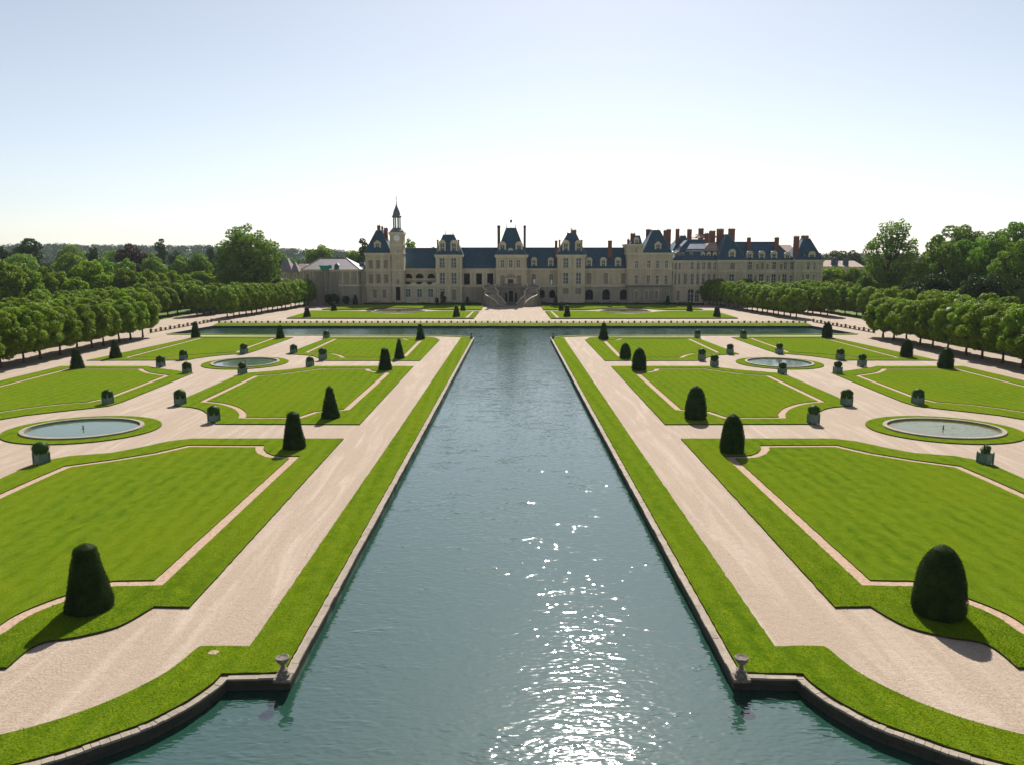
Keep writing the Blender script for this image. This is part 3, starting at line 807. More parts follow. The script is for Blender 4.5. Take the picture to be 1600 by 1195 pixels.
class Block:
    """one wall mass: front wall with real recessed openings"""
    def __init__(s, x0, x1, ptop, pbot, Y, depth, mat='lime', root=None, name='wall', off=0):
        s.Y = Y; s.root = root or PAL
        pm = (ptop+pbot)/2
        s.x0 = S(x0, pm, Y)[0]; s.x1 = S(x1, pm, Y)[0]; s.z1 = S(800, ptop, Y)[1]; s.z0 = S(800, pbot, Y)[1] if pbot < 473 else 0
        s.depth = depth; s.mat = mat; s.holes = []; s.wins = []; s.name = name
        s.kx = lambda px_: S(px_, pm, Y)[0]
        s.kz = lambda py_: S(800, py_, Y)[1]
    def win(s, cx0, p0, p1, wpx, kind='window', arch=False):
        x = s.kx(cx0); a, b = s.kz(p1), s.kz(p0); w_ = wpx*mpp(s.Y)
        s.wins.append((x, max(a, s.z0+.05), min(b, s.z1-.05), w_, kind, arch)); return s
    def done(s):
        mb = MB(); Y = s.Y; holes = [opening_poly(x, a, b, w_, ar) for x, a, b, w_, kd, ar in s.wins]
        ppoly(mb, [(s.x0, s.z0), (s.x1, s.z0), (s.x1, s.z1), (s.x0, s.z1)], holes, Y)
        for h in holes:
            n = len(h)
            mb.add([(x, Y, z) for x, z in h]+[(x, Y+.45, z) for x, z in h], [(i, (i+1) % n, n+(i+1) % n, n+i) for i in range(n)])
        x0, x1, z0, z1, D = s.x0, s.x1, s.z0, s.z1, s.depth
        mb.add([(x0,Y,z0),(x1,Y,z0),(x1,Y+D,z0),(x0,Y+D,z0),(x0,Y,z1),(x1,Y,z1),(x1,Y+D,z1),(x0,Y+D,z1)], [(0,3,2,1),(4,5,6,7),(1,2,6,5),(2,3,7,6),(3,0,4,7)])
        wl = mb.build(s.name, M[s.mat], s.root)
        for (x, a, b, w_, kd, ar), h in zip(s.wins, holes):
            back = MB(); ppoly(back, h, [], Y+.4)
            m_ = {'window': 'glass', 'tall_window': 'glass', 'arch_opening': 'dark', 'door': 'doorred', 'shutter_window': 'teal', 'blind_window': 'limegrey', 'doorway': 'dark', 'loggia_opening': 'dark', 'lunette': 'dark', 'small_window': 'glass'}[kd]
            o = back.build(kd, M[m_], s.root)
            if kd in ('window', 'tall_window', 'shutter_window', 'blind_window', 'small_window') and not (kd == 'blind_window' and ar):
                f = MB(); t_ = .07
                f.box(x-t_, x+t_, Y+.28, Y+.38, a, b)
                zz = a+(b-a)*.62
                f.box(x-w_/2, x+w_/2, Y+.29, Y+.37, zz-t_, zz+t_)
                if b-a > 2.6: f.box(x-w_/2, x+w_/2, Y+.30, Y+.36, a+(b-a)*.3-.04, a+(b-a)*.3+.04)
                for sx in (-1, 1): f.box(x+sx*w_/2-(.08 if sx > 0 else 0), x+sx*w_/2+(.08 if sx < 0 else 0), Y+.27, Y+.39, a, b)
                f.build('frame', M['white' if kd != 'blind_window' else 'limegrey'], o)
            if kd in ('window', 'tall_window', 'blind_window', 'shutter_window', 'door') and not ar:
                f = MB(); q = .22
                f.box(x-w_/2-q, x-w_/2, Y-.06, Y+.02, a, b+q); f.box(x+w_/2, x+w_/2+q, Y-.06, Y+.02, a, b+q)
                f.box(x-w_/2-.003, x+w_/2+.003, Y-.055, Y+.02, b, b+q); f.box(x-w_/2-q*1.4, x+w_/2+q*1.4, Y-.16, Y+.02, a-.18, a)
                f.box(x-w_/2-q*1.5, x+w_/2+q*1.5, Y-.2, Y+.02, b+q, b+q+.16)
                f.build('surround', M['limepale'], o)
        return s
    def cornice(s, *ps, h=.45, d=.35, mat='limepale'):
        for k_, p in enumerate(ps):
            z = s.kz(p); mb = MB()
            mb.box(s.x0-d, s.x1+d, s.Y-d, s.Y+s.depth+d, z-h/2, z+h/2)
            mb.box(s.x0-d*.5, s.x1+d*.5, s.Y-d*.5, s.Y+s.depth+d*.5, z-h, z-h/2+.002)
            mb.build('cornice', M[mat], s.root)
        return s
    def pilasters(s, xs, p0, p1, wpx=2.2, mat='limepale'):
        for x in xs:
            c = s.kx(x); w_ = wpx*mpp(s.Y)/2; a, b = s.kz(p1), s.kz(p0); mb = MB()
            mb.box(c-w_, c+w_, s.Y-.18, s.Y+.01, a, b); mb.box(c-w_*1.25, c+w_*1.25, s.Y-.26, s.Y+.01, b-.45, b); mb.box(c-w_*1.2, c+w_*1.2, s.Y-.25, s.Y+.01, a, a+.35)
            mb.build('pilaster', M[mat], s.root)
        return s
def roof(x0, x1, pb, t0, t1, pt, Y, D, yt=None, mat='slate', name='roof', root=None, curve=0):
    """hipped roof; px of eaves x0..x1 at height pb, ridge t0..t1 at pt"""
    zb = S(800, pb, Y)[1]; zt = S(800, pt, Y+D*.5)[1]
    X0, X1 = S(x0, pb, Y)[0], S(x1, pb, Y)[0]
    a, b = S(t0, pt, Y+D*.5)[0], S(t1, pt, Y+D*.5)[0]
    yt = yt if yt is not None else .12
    mb = MB(); mb.frus((X0, X1, Y-.4, Y+D+.4), zb, (a, b, Y+D*(.5-yt), Y+D*(.5+yt)), zt)
    o = mb.build(name, M[mat], root or PAL)
    r = MB(); r.box(a-.1, b+.1, Y+D*(.5-yt)-.12, Y+D*(.5+yt)+.12, zt-.05, zt+.22)
    for (ex, tx) in ((X0, a), (X1, b)):
        r.tube([(ex, Y-.4, zb+.05), (tx, Y+D*(.5-yt), zt+.08)], .12, 5)
    r.build('ridge_flashing', M['lead'], o)
    return o
def dormer(px_, p0, p1, wpx, Y, ped='arch', mat='limepale', root=None, back=3.0, panes=True):
    x = S(px_, p1, Y)[0]; z0 = S(800, p1, Y)[1]; z1 = S(800, p0, Y)[1]; w_ = wpx*mpp(Y)/2
    zh = z1-w_*.75
    mb = MB(); ww = w_*.55
    hole = [(x-ww, z0+.35), (x+ww, z0+.35), (x+ww, zh-.25), (x-ww, zh-.25)]
    top = [(x+w_*math.cos(a*math.pi/8), zh+(z1-zh)*math.sin(a*math.pi/8)) for a in range(9)] if ped == 'arch' else [(x+w_, zh), (x, z1), (x-w_, zh)]
    ppoly(mb, [(x-w_, z0), (x+w_, z0)]+top, [hole], Y)
    mb.add([(a_, Y, b_) for a_, b_ in hole]+[(a_, Y+.3, b_) for a_, b_ in hole], [(i, (i+1) % 4, 4+(i+1) % 4, 4+i) for i in range(4)])
    mb.box(x-w_, x-w_+.02, Y+.002, Y+back, z0, zh); mb.box(x+w_-.02, x+w_, Y+.002, Y+back, z0, zh)
    o = mb.build('dormer', M[mat], root or PAL)
    c = MB(); c.box(x-w_*1.2, x+w_*1.2, Y-.15, Y+.06, zh-.12, zh+.06)
    for i in range(len(top)-1):
        (a0, b0), (a1, b1) = top[i], top[i+1]
        c.add([(a0,Y-.15,b0),(a1,Y-.15,b1),(a1*1.0,Y-.15,b1+.16),(a0,Y-.15,b0+.16),(a0,Y+.1,b0),(a1,Y+.1,b1),(a1,Y+.1,b1+.16),(a0,Y+.1,b0+.16)], [(0,3,2,1),(4,5,6,7),(0,1,5,4),(2,3,7,6)])
    c.build('pediment', M[mat], o)
    rf = MB(); n = len(top)
    rf.add([(a_, Y+.08, b_+.02) for a_, b_ in top]+[(a_, Y+back, b_+.02) for a_, b_ in top], [(i, i+1, n+i+1, n+i) for i in range(n-1)])
    rf.build('dormer_roof', M['slate'], o)
    g = MB(); ppoly(g, hole, [], Y+.26); g.build('window', M['glass'], o)
    f = MB(); f.box(x-.05, x+.05, Y+.15, Y+.25, z0+.35, zh-.25); zz = z0+.35+(zh-z0-.6)*.55; f.box(x-ww, x+ww, Y+.16, Y+.24, zz-.05, zz+.05)
    f.build('frame', M['white'], o)
def chimney(px_, p0, p1, wpx, Y, mat='brick', round_=False, root=None, D=1.4):
    x = S(px_, p1, Y)[0]; z0 = S(800, p1, Y)[1]-1; z1 = S(800, p0, Y)[1]; w_ = wpx*mpp(Y)/2
    mb = MB()
    if round_:
        mb.lathe([(w_*.8, z0), (w_*.8, z1-.9), (w_, z1-.8), (w_, z1-.5), (w_*.85, z1-.4), (w_*.85, z1-.2), (w_*.6, z1)], 14, (x, Y+w_))
    else:
        h = z1-z0
        mb.box(x-w_*.9, x+w_*.9, Y, Y+D, z0, z1-.5)
        mb.box(x-w_, x+w_, Y-.12, Y+D+.12, z1-.5, z1-.25); mb.box(x-w_*.93, x+w_*.93, Y-.05, Y+D+.05, z1-.25, z1-.1)
        mb.box(x-w_*.97, x+w_*.97, Y-.07, Y+D+.07, z0+h*.45, z0+h*.45+.15)
        if w_ > 1: mb.box(x-.12, x+.12, Y-.06, Y-.001, z0+h*.45+.15, z1-.5)
    o = mb.build('chimney', M[mat], root or PAL)
    if not round_:
        n = max(1, int(w_*2/.55)); m2 = MB()
        for i in range(n):
            cx_ = x-w_*.9+(i+.5)*w_*1.8/n
            m2.lathe([(.16, z1-.1), (.13, z1+.28), (.15, z1+.32)], 8, (cx_, Y+D/2))
        m2.build('chimney_pots', M['tile'], o)
def finial(px_, p0, p1, Y, w_=.09, ball=.2):
    x = S(px_, p1, Y)[0]; z0 = S(800, p1, Y)[1]; z1 = S(800, p0, Y)[1]; h = z1-z0
    MB().lathe([(w_*1.6, z0-.2), (w_, z0+h*.2), (ball, z0+h*.3), (w_, z0+h*.4), (w_*.8, z0+h*.6), (ball*.7, z0+h*.66), (w_*.5, z0+h*.72), (.02, z1)], 8, (x, Y)).build('finial', M['bronze'], PAL)

# --- A: low wing on the left, a building of its own
WA = thing('side_wing', (S(520, 472, 293)[0], 293, 0), 'plain stone side wing with brownish hipped slate roof and tall niches, left of the palace', 'building')
A_ = Block(473, 561, 422.5, 475, 293, 16, 'limegrey', WA)
for x, a, b in ((501, 432, 466), (524, 431, 466)): A_.win(x, a, b, 9, 'blind_window', True)
A_.win(481.5, 428, 438, 6, 'blind_window'); A_.done(); A_.cornice(422.6, h=.5, d=.45)
A_.pilasters([475, 490, 512, 536, 548, 559], 424, 474, 1.8, 'lime')
o = roof(470.5, 563, 421.6, 503, 541, 403.4, 292.5, 17, .03, 'slatewarm', root=WA)
x = S(526, 420, 292.6)[0]; z0, z1 = S(0, 421, 292.6)[1], S(0, 411.5, 292.6)[1]
MB().prism_y([(x-.95, z0), (x+.95, z0), (x+.8, z1-.9), (x, z1), (x-.8, z1-.9)], 292.4, 296).build('dormer', M['slate'], WA)
A2 = Block(531, 561, 446, 475, 291.5, 3, 'limegrey', WA); A2.done(); A2.cornice(446.2, h=.4)
# builders' chute against the side wing
CH = thing('debris_chute', (S(508, 470, 291)[0], 291.3, 0), 'grey rubbish chute with teal hopper hanging from the side wing eaves', 'chute')
x = S(508, 440, 291)[0]
for i in range(10):
    z1 = S(0, 422+i*4.6, 291)[1]; z0 = S(0, 427+i*4.6, 291)[1]
    MB().lathe([(.62, z0-.15), (.78, z1)], 12, (x, 291.3)).build('chute_section', M['chute'], CH)
z0, z1 = S(0, 423, 291)[1], S(0, 416.5, 291)[1]
MB().frus((x-1.2, x+1.2, 290.4, 292.2), z0, (x-1.7, x+1.7, 290, 292.4), z1).build('hopper', M['tealcloth'], CH)
MB().box(x-2.0, x+2.0, 290.2, 292.6, z1+.02, z1+.3).build('hopper_rim', M['tealcloth'], CH)
MB().lathe([(.55, z0+.6), (.75, z0+.9), (.75, z1-.1), (.5, z1+.5)], 10, (x+2.0, 291.2)).build('lamp_drum', M['tealcloth'], CH)
# link
B0 = Block(561, 572, 424, 475, 298, 10); B0.done(); B0.cornice(424, 446)
roof(561, 572, 423.5, 563, 570, 412, 298, 10)
# --- B: left pavilion
B = Block(571.5, 612, 396.5, 475, 297, 13)
for x in (579.5, 591.5, 603.5): B.win(x, 407, 420, 6.2, 'blind_window'); B.win(x, 429, 443, 6.2, 'blind_window')
for x in (585, 600): B.win(x, 453, 466, 6, 'blind_window')
B.done(); B.cornice(397, 422.5, 446, h=.6, d=.4); B.pilasters([573.5, 585.5, 597.5, 609.5], 399, 421, 2.2); B.pilasters([573.5, 585.5, 597.5, 609.5], 424, 445, 2.2); B.pilasters([573.5, 592.5, 610.5], 448, 474, 1.8, 'lime')
roof(570, 611, 395.4, 589.5, 598.5, 361.5, 297, 13, .2)
dormer(590, 376, 393.5, 10.5, 297.6, 'tri'); chimney(591.6, 352.5, 364, 5, 302); chimney(597, 354, 363, 2.6, 304); chimney(603, 356.5, 378, 6, 302)
# --- C: clock tower
CT = empty('clock_tower', (S(620, 473, 295)[0], 295, 0)); CT.parent = PAL; CT.location = Vector((S(620, 473, 295)[0], 295, 0))-Vector((0, Y0, 0))
MC = 295.5
def tower(x0, x1, p0, p1, Y, D):
    b = Block(x0, x1, p0, p1, Y, D, root=CT, name='tower_shaft'); return b
T1 = tower(609, 630, 364.5, 396.5, MC, 5.2); T1.win(622, 391, 395, 2.5, 'small_window'); T1.done(); T1.cornice(365, h=.8, d=.35); T1.cornice(383.2, 396.5, h=.4, d=.2)
T2 = tower(612.5, 631.5, 396.6, 475, MC+.05, 5.1); T2.win(621.5, 402.5, 406, 2.4, 'small_window'); T2.win(621.5, 415, 419, 2.4, 'small_window'); T2.win(621.5, 449, 470, 7, 'doorway'); T2.win(621.5,437,444,5,'small_window',True); T2.done(); T2.cornice(422.5, 446, h=.4, d=.2)
xc, zc = S(619.8, 372.6, MC); rad = 1.28
def disc(name, r_, y, m, depth=.1, n=32):
    P = [(xc+r_*math.cos(i/n*math.tau), zc+r_*math.sin(i/n*math.tau)) for i in range(n)]
    return MB().prism_y(P, y-depth, y).build(name, M[m], CT)
disc('clock_ring', rad, MC-.01, 'limepale', .12); cf = disc('clock_face', rad*.86, MC-.13, 'banner', .05)
ORG[cf.name] = ORG[CT.name]
mk = MB()
for i in range(12):
    a = i/12*math.tau; c_, s_ = math.cos(a), math.sin(a); r0, r1, q = rad*.66, rad*.8, .05
    mk.prism_y([(xc+c_*r0-s_*q, zc+s_*r0+c_*q), (xc+c_*r0+s_*q, zc+s_*r0-c_*q), (xc+c_*r1+s_*q, zc+s_*r1-c_*q), (xc+c_*r1-s_*q, zc+s_*r1+c_*q)], MC-.21, MC-.182)
mk.build('hour_marks', M['cloth_b'], cf)
mk = MB()
for a, L in ((R(35), .62), (R(150), .42)):
    c_, s_, q = math.cos(a), math.sin(a), .06
    mk.prism_y([(xc-c_*.15-s_*q, zc-s_*.15+c_*q), (xc-c_*.15+s_*q, zc-s_*.15-c_*q), (xc+c_*L*rad, zc+s_*L*rad)], MC-.25, MC-.212)
mk.build('clock_hands', M['cloth_b'], cf)
Yt = MC+2.6; xt = S(620, 350, Yt)[0]
zz = lambda p: S(0, p, Yt)[1]
MB().lathe([(2.95, zz(364)), (2.7, zz(361.5)), (2.1, zz(359)), (1.75, zz(357.5)), (1.75, zz(356.8))], 8, (xt, Yt), R(22.5)).build('dome_base', M['lead'], CT)
for i in range(8):
    a = R(22.5+45*i); mb = MB(); mb.lathe([(.2, zz(357)), (.17, zz(355)), (.17, zz(341)), (.24, zz(339.5))], 6, (xt+1.35*math.cos(a), Yt+1.35*math.sin(a))); mb.build('lantern_post', M['lead'], CT)
MB().lathe([(1.6, zz(340.5)), (1.85, zz(339.5)), (1.95, zz(337.8)), (1.55, zz(337.3)), (1.45, zz(335)), (1.2, zz(331)), (.75, zz(326.5)), (.35, zz(322.5)), (.16, zz(319)), (.12, zz(314))], 8, (xt, Yt), R(22.5)).build('spire', M['lead'], CT)
fb = MB(); fb.lathe([(.1, zz(316)), (.08, zz(312)), (.22, zz(311.4)), (.22, zz(310.8)), (.05, zz(310.2)), (.04, zz(305.8))], 6, (xt, Yt)); fb.box(xt-.35, xt+.35, Yt-.04, Yt+.04, zz(308.6), zz(308.1)); fb.build('finial', M['bronze'], CT)
# --- D: wing with lunette arcade over a low terrace
D1 = Block(631.5, 682, 420.5, 475, 302, 12)
for x in (638.5, 656, 674): D1.win(x, 428, 435.3, 12, 'lunette', True)
D1.done(); D1.cornice(421, 437, h=.5)
roof(632, 683, 419.8, 629, 686, 388.6, 302, 13, .03)
D2 = Block(625.5, 682, 445.5, 475, 296.5, 5.6)
for x in (637.5, 655.5, 673): D2.win(x, 452.5, 464.5, 7.5, 'shutter_window')
D2.done(); D2.cornice(446, h=.6)
for x in (629, 646, 663, 679):
    a = S(x, 444, 296.8)[0]; MB().box(a-1.1, a+1.1, 296.6, 297.1, S(0, 446, 297)[1]+.28, S(0, 442.6, 297)[1]).build('terrace_parapet', M['limepale'], PAL)
for x in (637.5, 655, 671):
    a = S(x, 444, 296.8)[0]; z = S(0, 446, 297)[1]+.3; MB().lathe([(.5, z), (1.2, z+.5), (1.3, z+.8), (.9, z+1.0)], 12, (a, 297.6)).build('terrace_shrub', M['box'], PAL)
# --- pavilion pair E / I
def pav(x0, mirror=False):
    def X(d): return x0+d
    e = Block(X(0), X(43 if mirror else 41), 400, 475, 297.3, 12)
    w1, w2 = (12.8, 32.7) if mirror else (10.2, 28.3)
    for w_ in (w1, w2): e.win(X(w_), 404, 419, 7.8, 'tall_window'); e.win(X(w_), 427, 444, 7.8, 'tall_window')
    if mirror:
        for w_ in (w1, w2): e.win(X(w_), 451, 460, 9, 'blind_window')
    else:
        e.win(X(w1), 452, 460, 7.5, 'window'); e.win(X(w2), 453, 470, 6.5, 'blind_window')
    e.done(); e.cornice(400, h=.7, d=.45); e.cornice(423, 446.5, h=.45, d=.3)
    W = 43 if mirror else 41
    xs = [2, w1-6.2, w1+6.2, w2-6.2, w2+6.2, W-2]
    e.pilasters([X(v) for v in xs], 401.5, 421.5, 2.0); e.pilasters([X(v) for v in xs], 424.5, 445.5, 2.0)
    if not mirror: e.pilasters([X(v) for v in (2, W/2, W-2)], 448, 474, 2.2)
    c0 = W/2
    roof(X(-1.5), X(W+1.5), 398.6, X(c0-(5.8 if mirror else 8)), X(c0+(6.4 if mirror else 8)), 365.5 if mirror else 368, 297.3, 12, .2)
    for w_ in (w1, w2): dormer(X(w_), 376, 396.5, 10.5, 297.7)
    for sx in (4.5, W-4.0):
        a = S(X(sx-1.5), 396, 297.6)[0]; z0, z1 = S(0, 398, 297.6)[1], S(0, 377, 297.6)[1]
        k_ = .32
        MB().box(a-k_, a+k_, 297.5, 298.2, z0, z1).lathe([(.4, z1), (.45, z1+.3), (.2, z1+.5)], 8, (a, 297.85)).build('corner_pinnacle', M['limegrey'], PAL)
    for q in ((-5.2, 6.2) if not mirror else (-6.5,)): finial(X(c0+q), 358.5, 367.5, 303)
    return e
pav(681); pav(871.2, True)
chimney(897.2, 359.6, 368, 7.6, 301); chimney(892.6, 357, 366, 1.4, 303)
# --- F: wing between pavilion and centre
F1 = Block(722, 776, 420.5, 447, 301, 12)
for x in (729.5, 748.5, 766): F1.win(x, 428, 445, 9, 'loggia_opening')
F1.done(); F1.cornice(421, 424.6, h=.55); F1.pilasters([723.8, 735.8, 741.6, 754.6, 760, 772.5], 427, 446, 2.4)
roof(720, 778, 420, 716, 782, 388, 301, 13, .03)
F2 = Block(722, 776, 447, 475, 299, 3, 'limegrey'); F2.done(); F2.cornice(447.5, h=.35, d=.2)
# --- G: centre pavilion
Gp = Block(775, 823.2, 400, 447, 297, 14)
for x in (785, 798, 810): Gp.win(x, 407, 418.5, 5.6, 'window')
Gp.win(797.9, 436.8, 446.8, 8.4, 'door'); Gp.win(785, 431, 446, 7, 'blind_window'); Gp.win(811, 431, 446, 7, 'blind_window')
Gp.done(); Gp.cornice(400.2, h=.8, d=.55); Gp.cornice(420.5, h=.6, d=.3); Gp.pilasters([776.5, 791, 804.5, 821.5], 402, 419.8, 1.6, 'lime'); Gp.pilasters([791.6, 804.4], 433, 446.8, 1.8)
a = S(798, 432, 296.6)[0]; z = S(0, 434.5, 296.6)[1]
MB().prism_y([(a-2.0, z), (a+2.0, z), (a+2.1, z+.35), (a+1.0, z+1.0), (a, z+1.5), (a-1.0, z+1.0), (a-2.1, z+.35)], 296.6, 297.0).build('door_pediment', M['limegrey'], PAL)
G2 = Block(775, 823.2, 447, 475, 297.4, 14, 'limegrey'); G2.win(798.5, 455, 472, 6.5, 'doorway'); G2.win(791, 458, 472, 3, 'doorway'); G2.win(806, 458, 472, 3, 'doorway'); G2.done(); G2.cornice(447.4, h=.4, d=.25)
roof(775.5, 822, 398.8, 791, 806.2, 357.6, 297, 14, .2)
dormer(785, 378.5, 398.5, 11, 297.5); dormer(811, 378.5, 398.5, 11, 297.5); dormer(797.8, 388.5, 398.5, 7.5, 297.4, 'arch')
chimney(779.4, 352.5, 392, 5.6, 300, 'bronze', True); chimney(819.8, 352.5, 392, 4.6, 300, 'bronze', True)
finial(791.4, 348, 357.4, 303, .08, .18); finial(805.4, 348, 357.4, 303, .08, .18); finial(798.4, 342, 357.4, 303, .06, .12)
a, z = S(798.4, 344.6, 303)
MB().prism_y([(a-.3, z-.9), (a+.35, z-.9), (a+.5, z-.1), (a+.12, z+.3), (a-.45, z-.1)], 302.9, 303.05).build('weathervane', M['bronze'], PAL)
# --- H: wing right of centre
H1 = Block(823.2, 871.2, 420.5, 447, 301, 12)
for x in (834, 861.5): H1.win(x, 429, 446, 6.5, 'blind_window')
H1.done(); H1.cornice(421, h=.5); roof(820, 874, 420, 816, 878, 388, 301, 13, .03)
dormer(834.4, 403, 419.3, 8.6, 301.4); dormer(860.6, 403, 419.3, 8.6, 301.4)
chimney(868.9, 376.3, 402, 4.2, 303)
H2 = Block(823.2, 871.2, 447, 475, 299, 3, 'limegrey')
for x in (846.5, 863): H2.win(x, 453.5, 466, 9, 'arch_opening', True)
H2.done(); H2.cornice(447.5, h=.35, d=.2)
# --- J: wing with three arches
J1 = Block(914.2, 981, 420.5, 447, 300, 13)
for x in (920.5, 946.5, 974): J1.win(x, 427, 444, 7, 'blind_window')
J1.done(); J1.cornice(421, h=.5); roof(912, 984, 420, 908, 988, 388, 300, 14, .03)
for x in (920.3, 942.7, 965.5): dormer(x, 403, 419.3, 9.4, 300.4)
chimney(953, 376.3, 400, 6.4, 302.5)
J2 = Block(914.2, 981, 446.5, 475, 299.2, 2, 'limegrey')
for x in (920.7, 947, 974.5): J2.win(x, 452.6, 469, 11.6, 'arch_opening', True)
J2.done(); J2.cornice(447, h=.4, d=.25)
# --- K: big right pavilion
K1 = Block(980, 1004.5, 382.5, 396.6, 298, 12); K1.win(994.5, 388.5, 395, 3.6, 'small_window'); K1.done(); K1.cornice(382.8, h=.5)
K2 = Block(980, 1050.5, 396.6, 447, 298, 16)
for x in (994.6, 1013.6, 1027.3, 1041.2): K2.win(x, 408, 419, 4.6, 'window'); K2.win(x, 431, 444, 4.6, 'window')
K2.done(); K2.cornice(396.6, h=.6, d=.4); K2.cornice(420, h=.4, d=.3); K2.cornice(446.5, h=.5, d=.4, mat='limegrey')
K3 = Block(980, 1050.5, 447, 475, 297.8, 14, 'limegrey')
for x in (994, 1010, 1026): K3.win(x, 455, 468, 5, 'blind_window')
K3.win(1041.5, 451, 460, 4, 'small_window'); K3.done(); K3.pilasters([982, 1003, 1018, 1035, 1048.5], 449, 474, 1.5, 'limegrey')
roof(1004, 1050, 395.6, 1017.8, 1028.6, 361, 298, 15, .2); dormer(1028, 378, 395, 10, 298.4, 'tri')
finial(1018.5, 353.5, 361.5, 305, .06, .13); finial(1028, 353.5, 361.5, 305, .06, .13)
roof(985.5, 1003, 382.2, 990, 998, 369.5, 299, 9, .3); dormer(994.5, 371.5, 382, 7.5, 298.9)
chimney(989, 365, 380, 7.6, 302); chimney(982, 374, 383, 3.4, 300); chimney(1013, 358.6, 384, 7.6, 309)
for x, a, b, w_, yy in ((1038.6, 360, 384, 3.6, 311), (1044.5, 358.6, 386, 7.4, 306), (1058.6, 358, 380, 5.6, 314), (1077.3, 358.6, 380, 7, 322), (1095.4, 357.2, 376, 8, 324), (1104, 364.6, 388, 6, 316), (1112.4, 361, 392, 9.6, 306), (1124.8, 358, 392, 11, 309), (1143, 357.6, 384, 10.4, 313), (1170, 371.5, 396, 5.2, 303), (1213.6, 371.2, 396, 6, 303), (1243.6, 369.3, 406, 7.8, 299.5), (1258.3, 368.6, 378, 11, 305)):
    chimney(x, a, b, w_, yy)
# --- L: long right wing
L1_ = Block(1050.5, 1121, 408.5, 475, 299, 14)
for x in (1080.5, 1090, 1098.6, 1107.5, 1116): L1_.win(x, 411, 421.5, 4.4, 'window' if x in (1080.5, 1098.6, 1116) else 'blind_window')
for x in (1070.5, 1081.5, 1090, 1098.8, 1107.5, 1115.8): L1_.win(x, 428.5, 445, 4.6, 'tall_window' if x in (1081.5, 1098.8) else 'blind_window')
for x in (1055, 1061): L1_.win(x, 412, 421.5, 3.2, 'blind_window'); L1_.win(x, 428.5, 445, 3.2, 'blind_window')
L1_.win(1080, 452, 472, 9.5, 'tall_window', True); L1_.win(1090, 454, 472, 6, 'window', True); L1_.win(1103, 454, 472, 6, 'window', True); L1_.win(1060, 455, 470, 5, 'blind_window')
L1_.done(); L1_.cornice(408.5, h=.5, d=.5); L1_.cornice(423.5, 447, h=.4, d=.25); L1_.pilasters([1052, 1058, 1064.8, 1075.5, 1086, 1094.5, 1103, 1112, 1119.5], 425, 446, 1.6); L1_.pilasters([1052, 1064.8, 1075.5, 1086, 1094.5, 1103, 1112, 1119.5], 410, 422.5, 1.6)
roof(1050, 1122, 407.6, 1059, 1117, 390.5, 299, 14, .38, name='mansard_roof')
roof(1060, 1101, 391, 1072, 1096, 375.5, 304, 16, .25)
roof(1050, 1078, 392, 1062, 1070, 369.5, 311, 16, .1)
mb = MB(); a, b, c, d = S(1071.5, 392.4, 300.2), S(1100.5, 392.4, 300.2), S(1078, 381.6, 304), S(1104, 381.6, 304)
mb.add([(a[0],300.2,a[1]),(b[0],300.2,b[1]),(d[0],304,d[1]),(c[0],304,c[1]),(a[0],300.2,a[1]-.3),(b[0],300.2,b[1]-.3),(d[0],304,d[1]-.3),(c[0],304,c[1]-.3)], [(0,1,2,3),(4,7,6,5),(0,4,5,1),(1,5,6,2),(2,6,7,3),(3,7,4,0)])
mb.build('zinc_roof_panel', M['zinc'], PAL)
roof(1099, 1122, 392.4, 1106, 1116, 380, 300.5, 10, .3, 'tile', 'tiled_roof')
roof(1086, 1120, 372, 1090, 1112, 367, 320, 12, .3, 'tile', 'tiled_roof')
for x in (1059, 1066, 1080, 1098, 1107, 1116.5): dormer(x, 394.5, 407, 6, 299.5, 'arch', 'limepale' if x > 1090 else 'limegrey')
finial(1069.8, 341, 369, 318, .06, .1)
# --- M
M1 = Block(1121, 1166, 408, 475, 298.4, 15)
M1.win(1143.6, 411.5, 421.5, 7.4, 'blind_window'); M1.win(1143, 429, 445, 7.6, 'tall_window'); M1.win(1143, 453, 470, 7, 'window')
M1.done(); M1.cornice(408, h=.55, d=.5); M1.cornice(423.5, 447, h=.4, d=.25); M1.pilasters([1122.5, 1164], 410, 446, 1.6)
roof(1120, 1167, 407, 1132.5, 1137, 367.5, 298.4, 15, .1); dormer(1143.7, 390, 406.4, 10.6, 298.8)
# --- N
N1 = Block(1165, 1240, 408, 475, 299.5, 13)
for x in (1171, 1208.5): N1.win(x, 409.5, 421, 6, 'window')
for x in (1182, 1198, 1219): N1.win(x, 413, 421, 3.4, 'blind_window')
for x in (1190, 1226, 1236): N1.win(x, 411, 421, 4.6, 'blind_window' if x < 1200 else 'window')
for x in (1171.5, 1189, 1208.5, 1225.5): N1.win(x, 429, 444, 7, 'tall_window')
for x in (1180, 1199, 1217): N1.win(x, 431, 444, 3, 'blind_window')
N1.win(1236, 431, 444, 4, 'window')
N1.done(); N1.cornice(408, h=.5, d=.4); N1.cornice(424.5, h=.6, d=.35); N1.pilasters([1166.5, 1176.5, 1184.4, 1194.4, 1204, 1213.2, 1221, 1230.8, 1238.6], 426, 446, 1.5)
N1.pilasters([1166.5, 1176.5, 1186, 1194.4, 1203, 1213.5, 1221.5, 1231], 410, 423, 1.3, 'lime')
roof(1163, 1242, 407.2, 1148, 1211, 379, 299.5, 14, .03)
for x in (1171.2, 1190.2, 1209.2, 1230.2): dormer(x, 392.8 if x != 1230.2 else 395, 407, 9.4, 299.9)
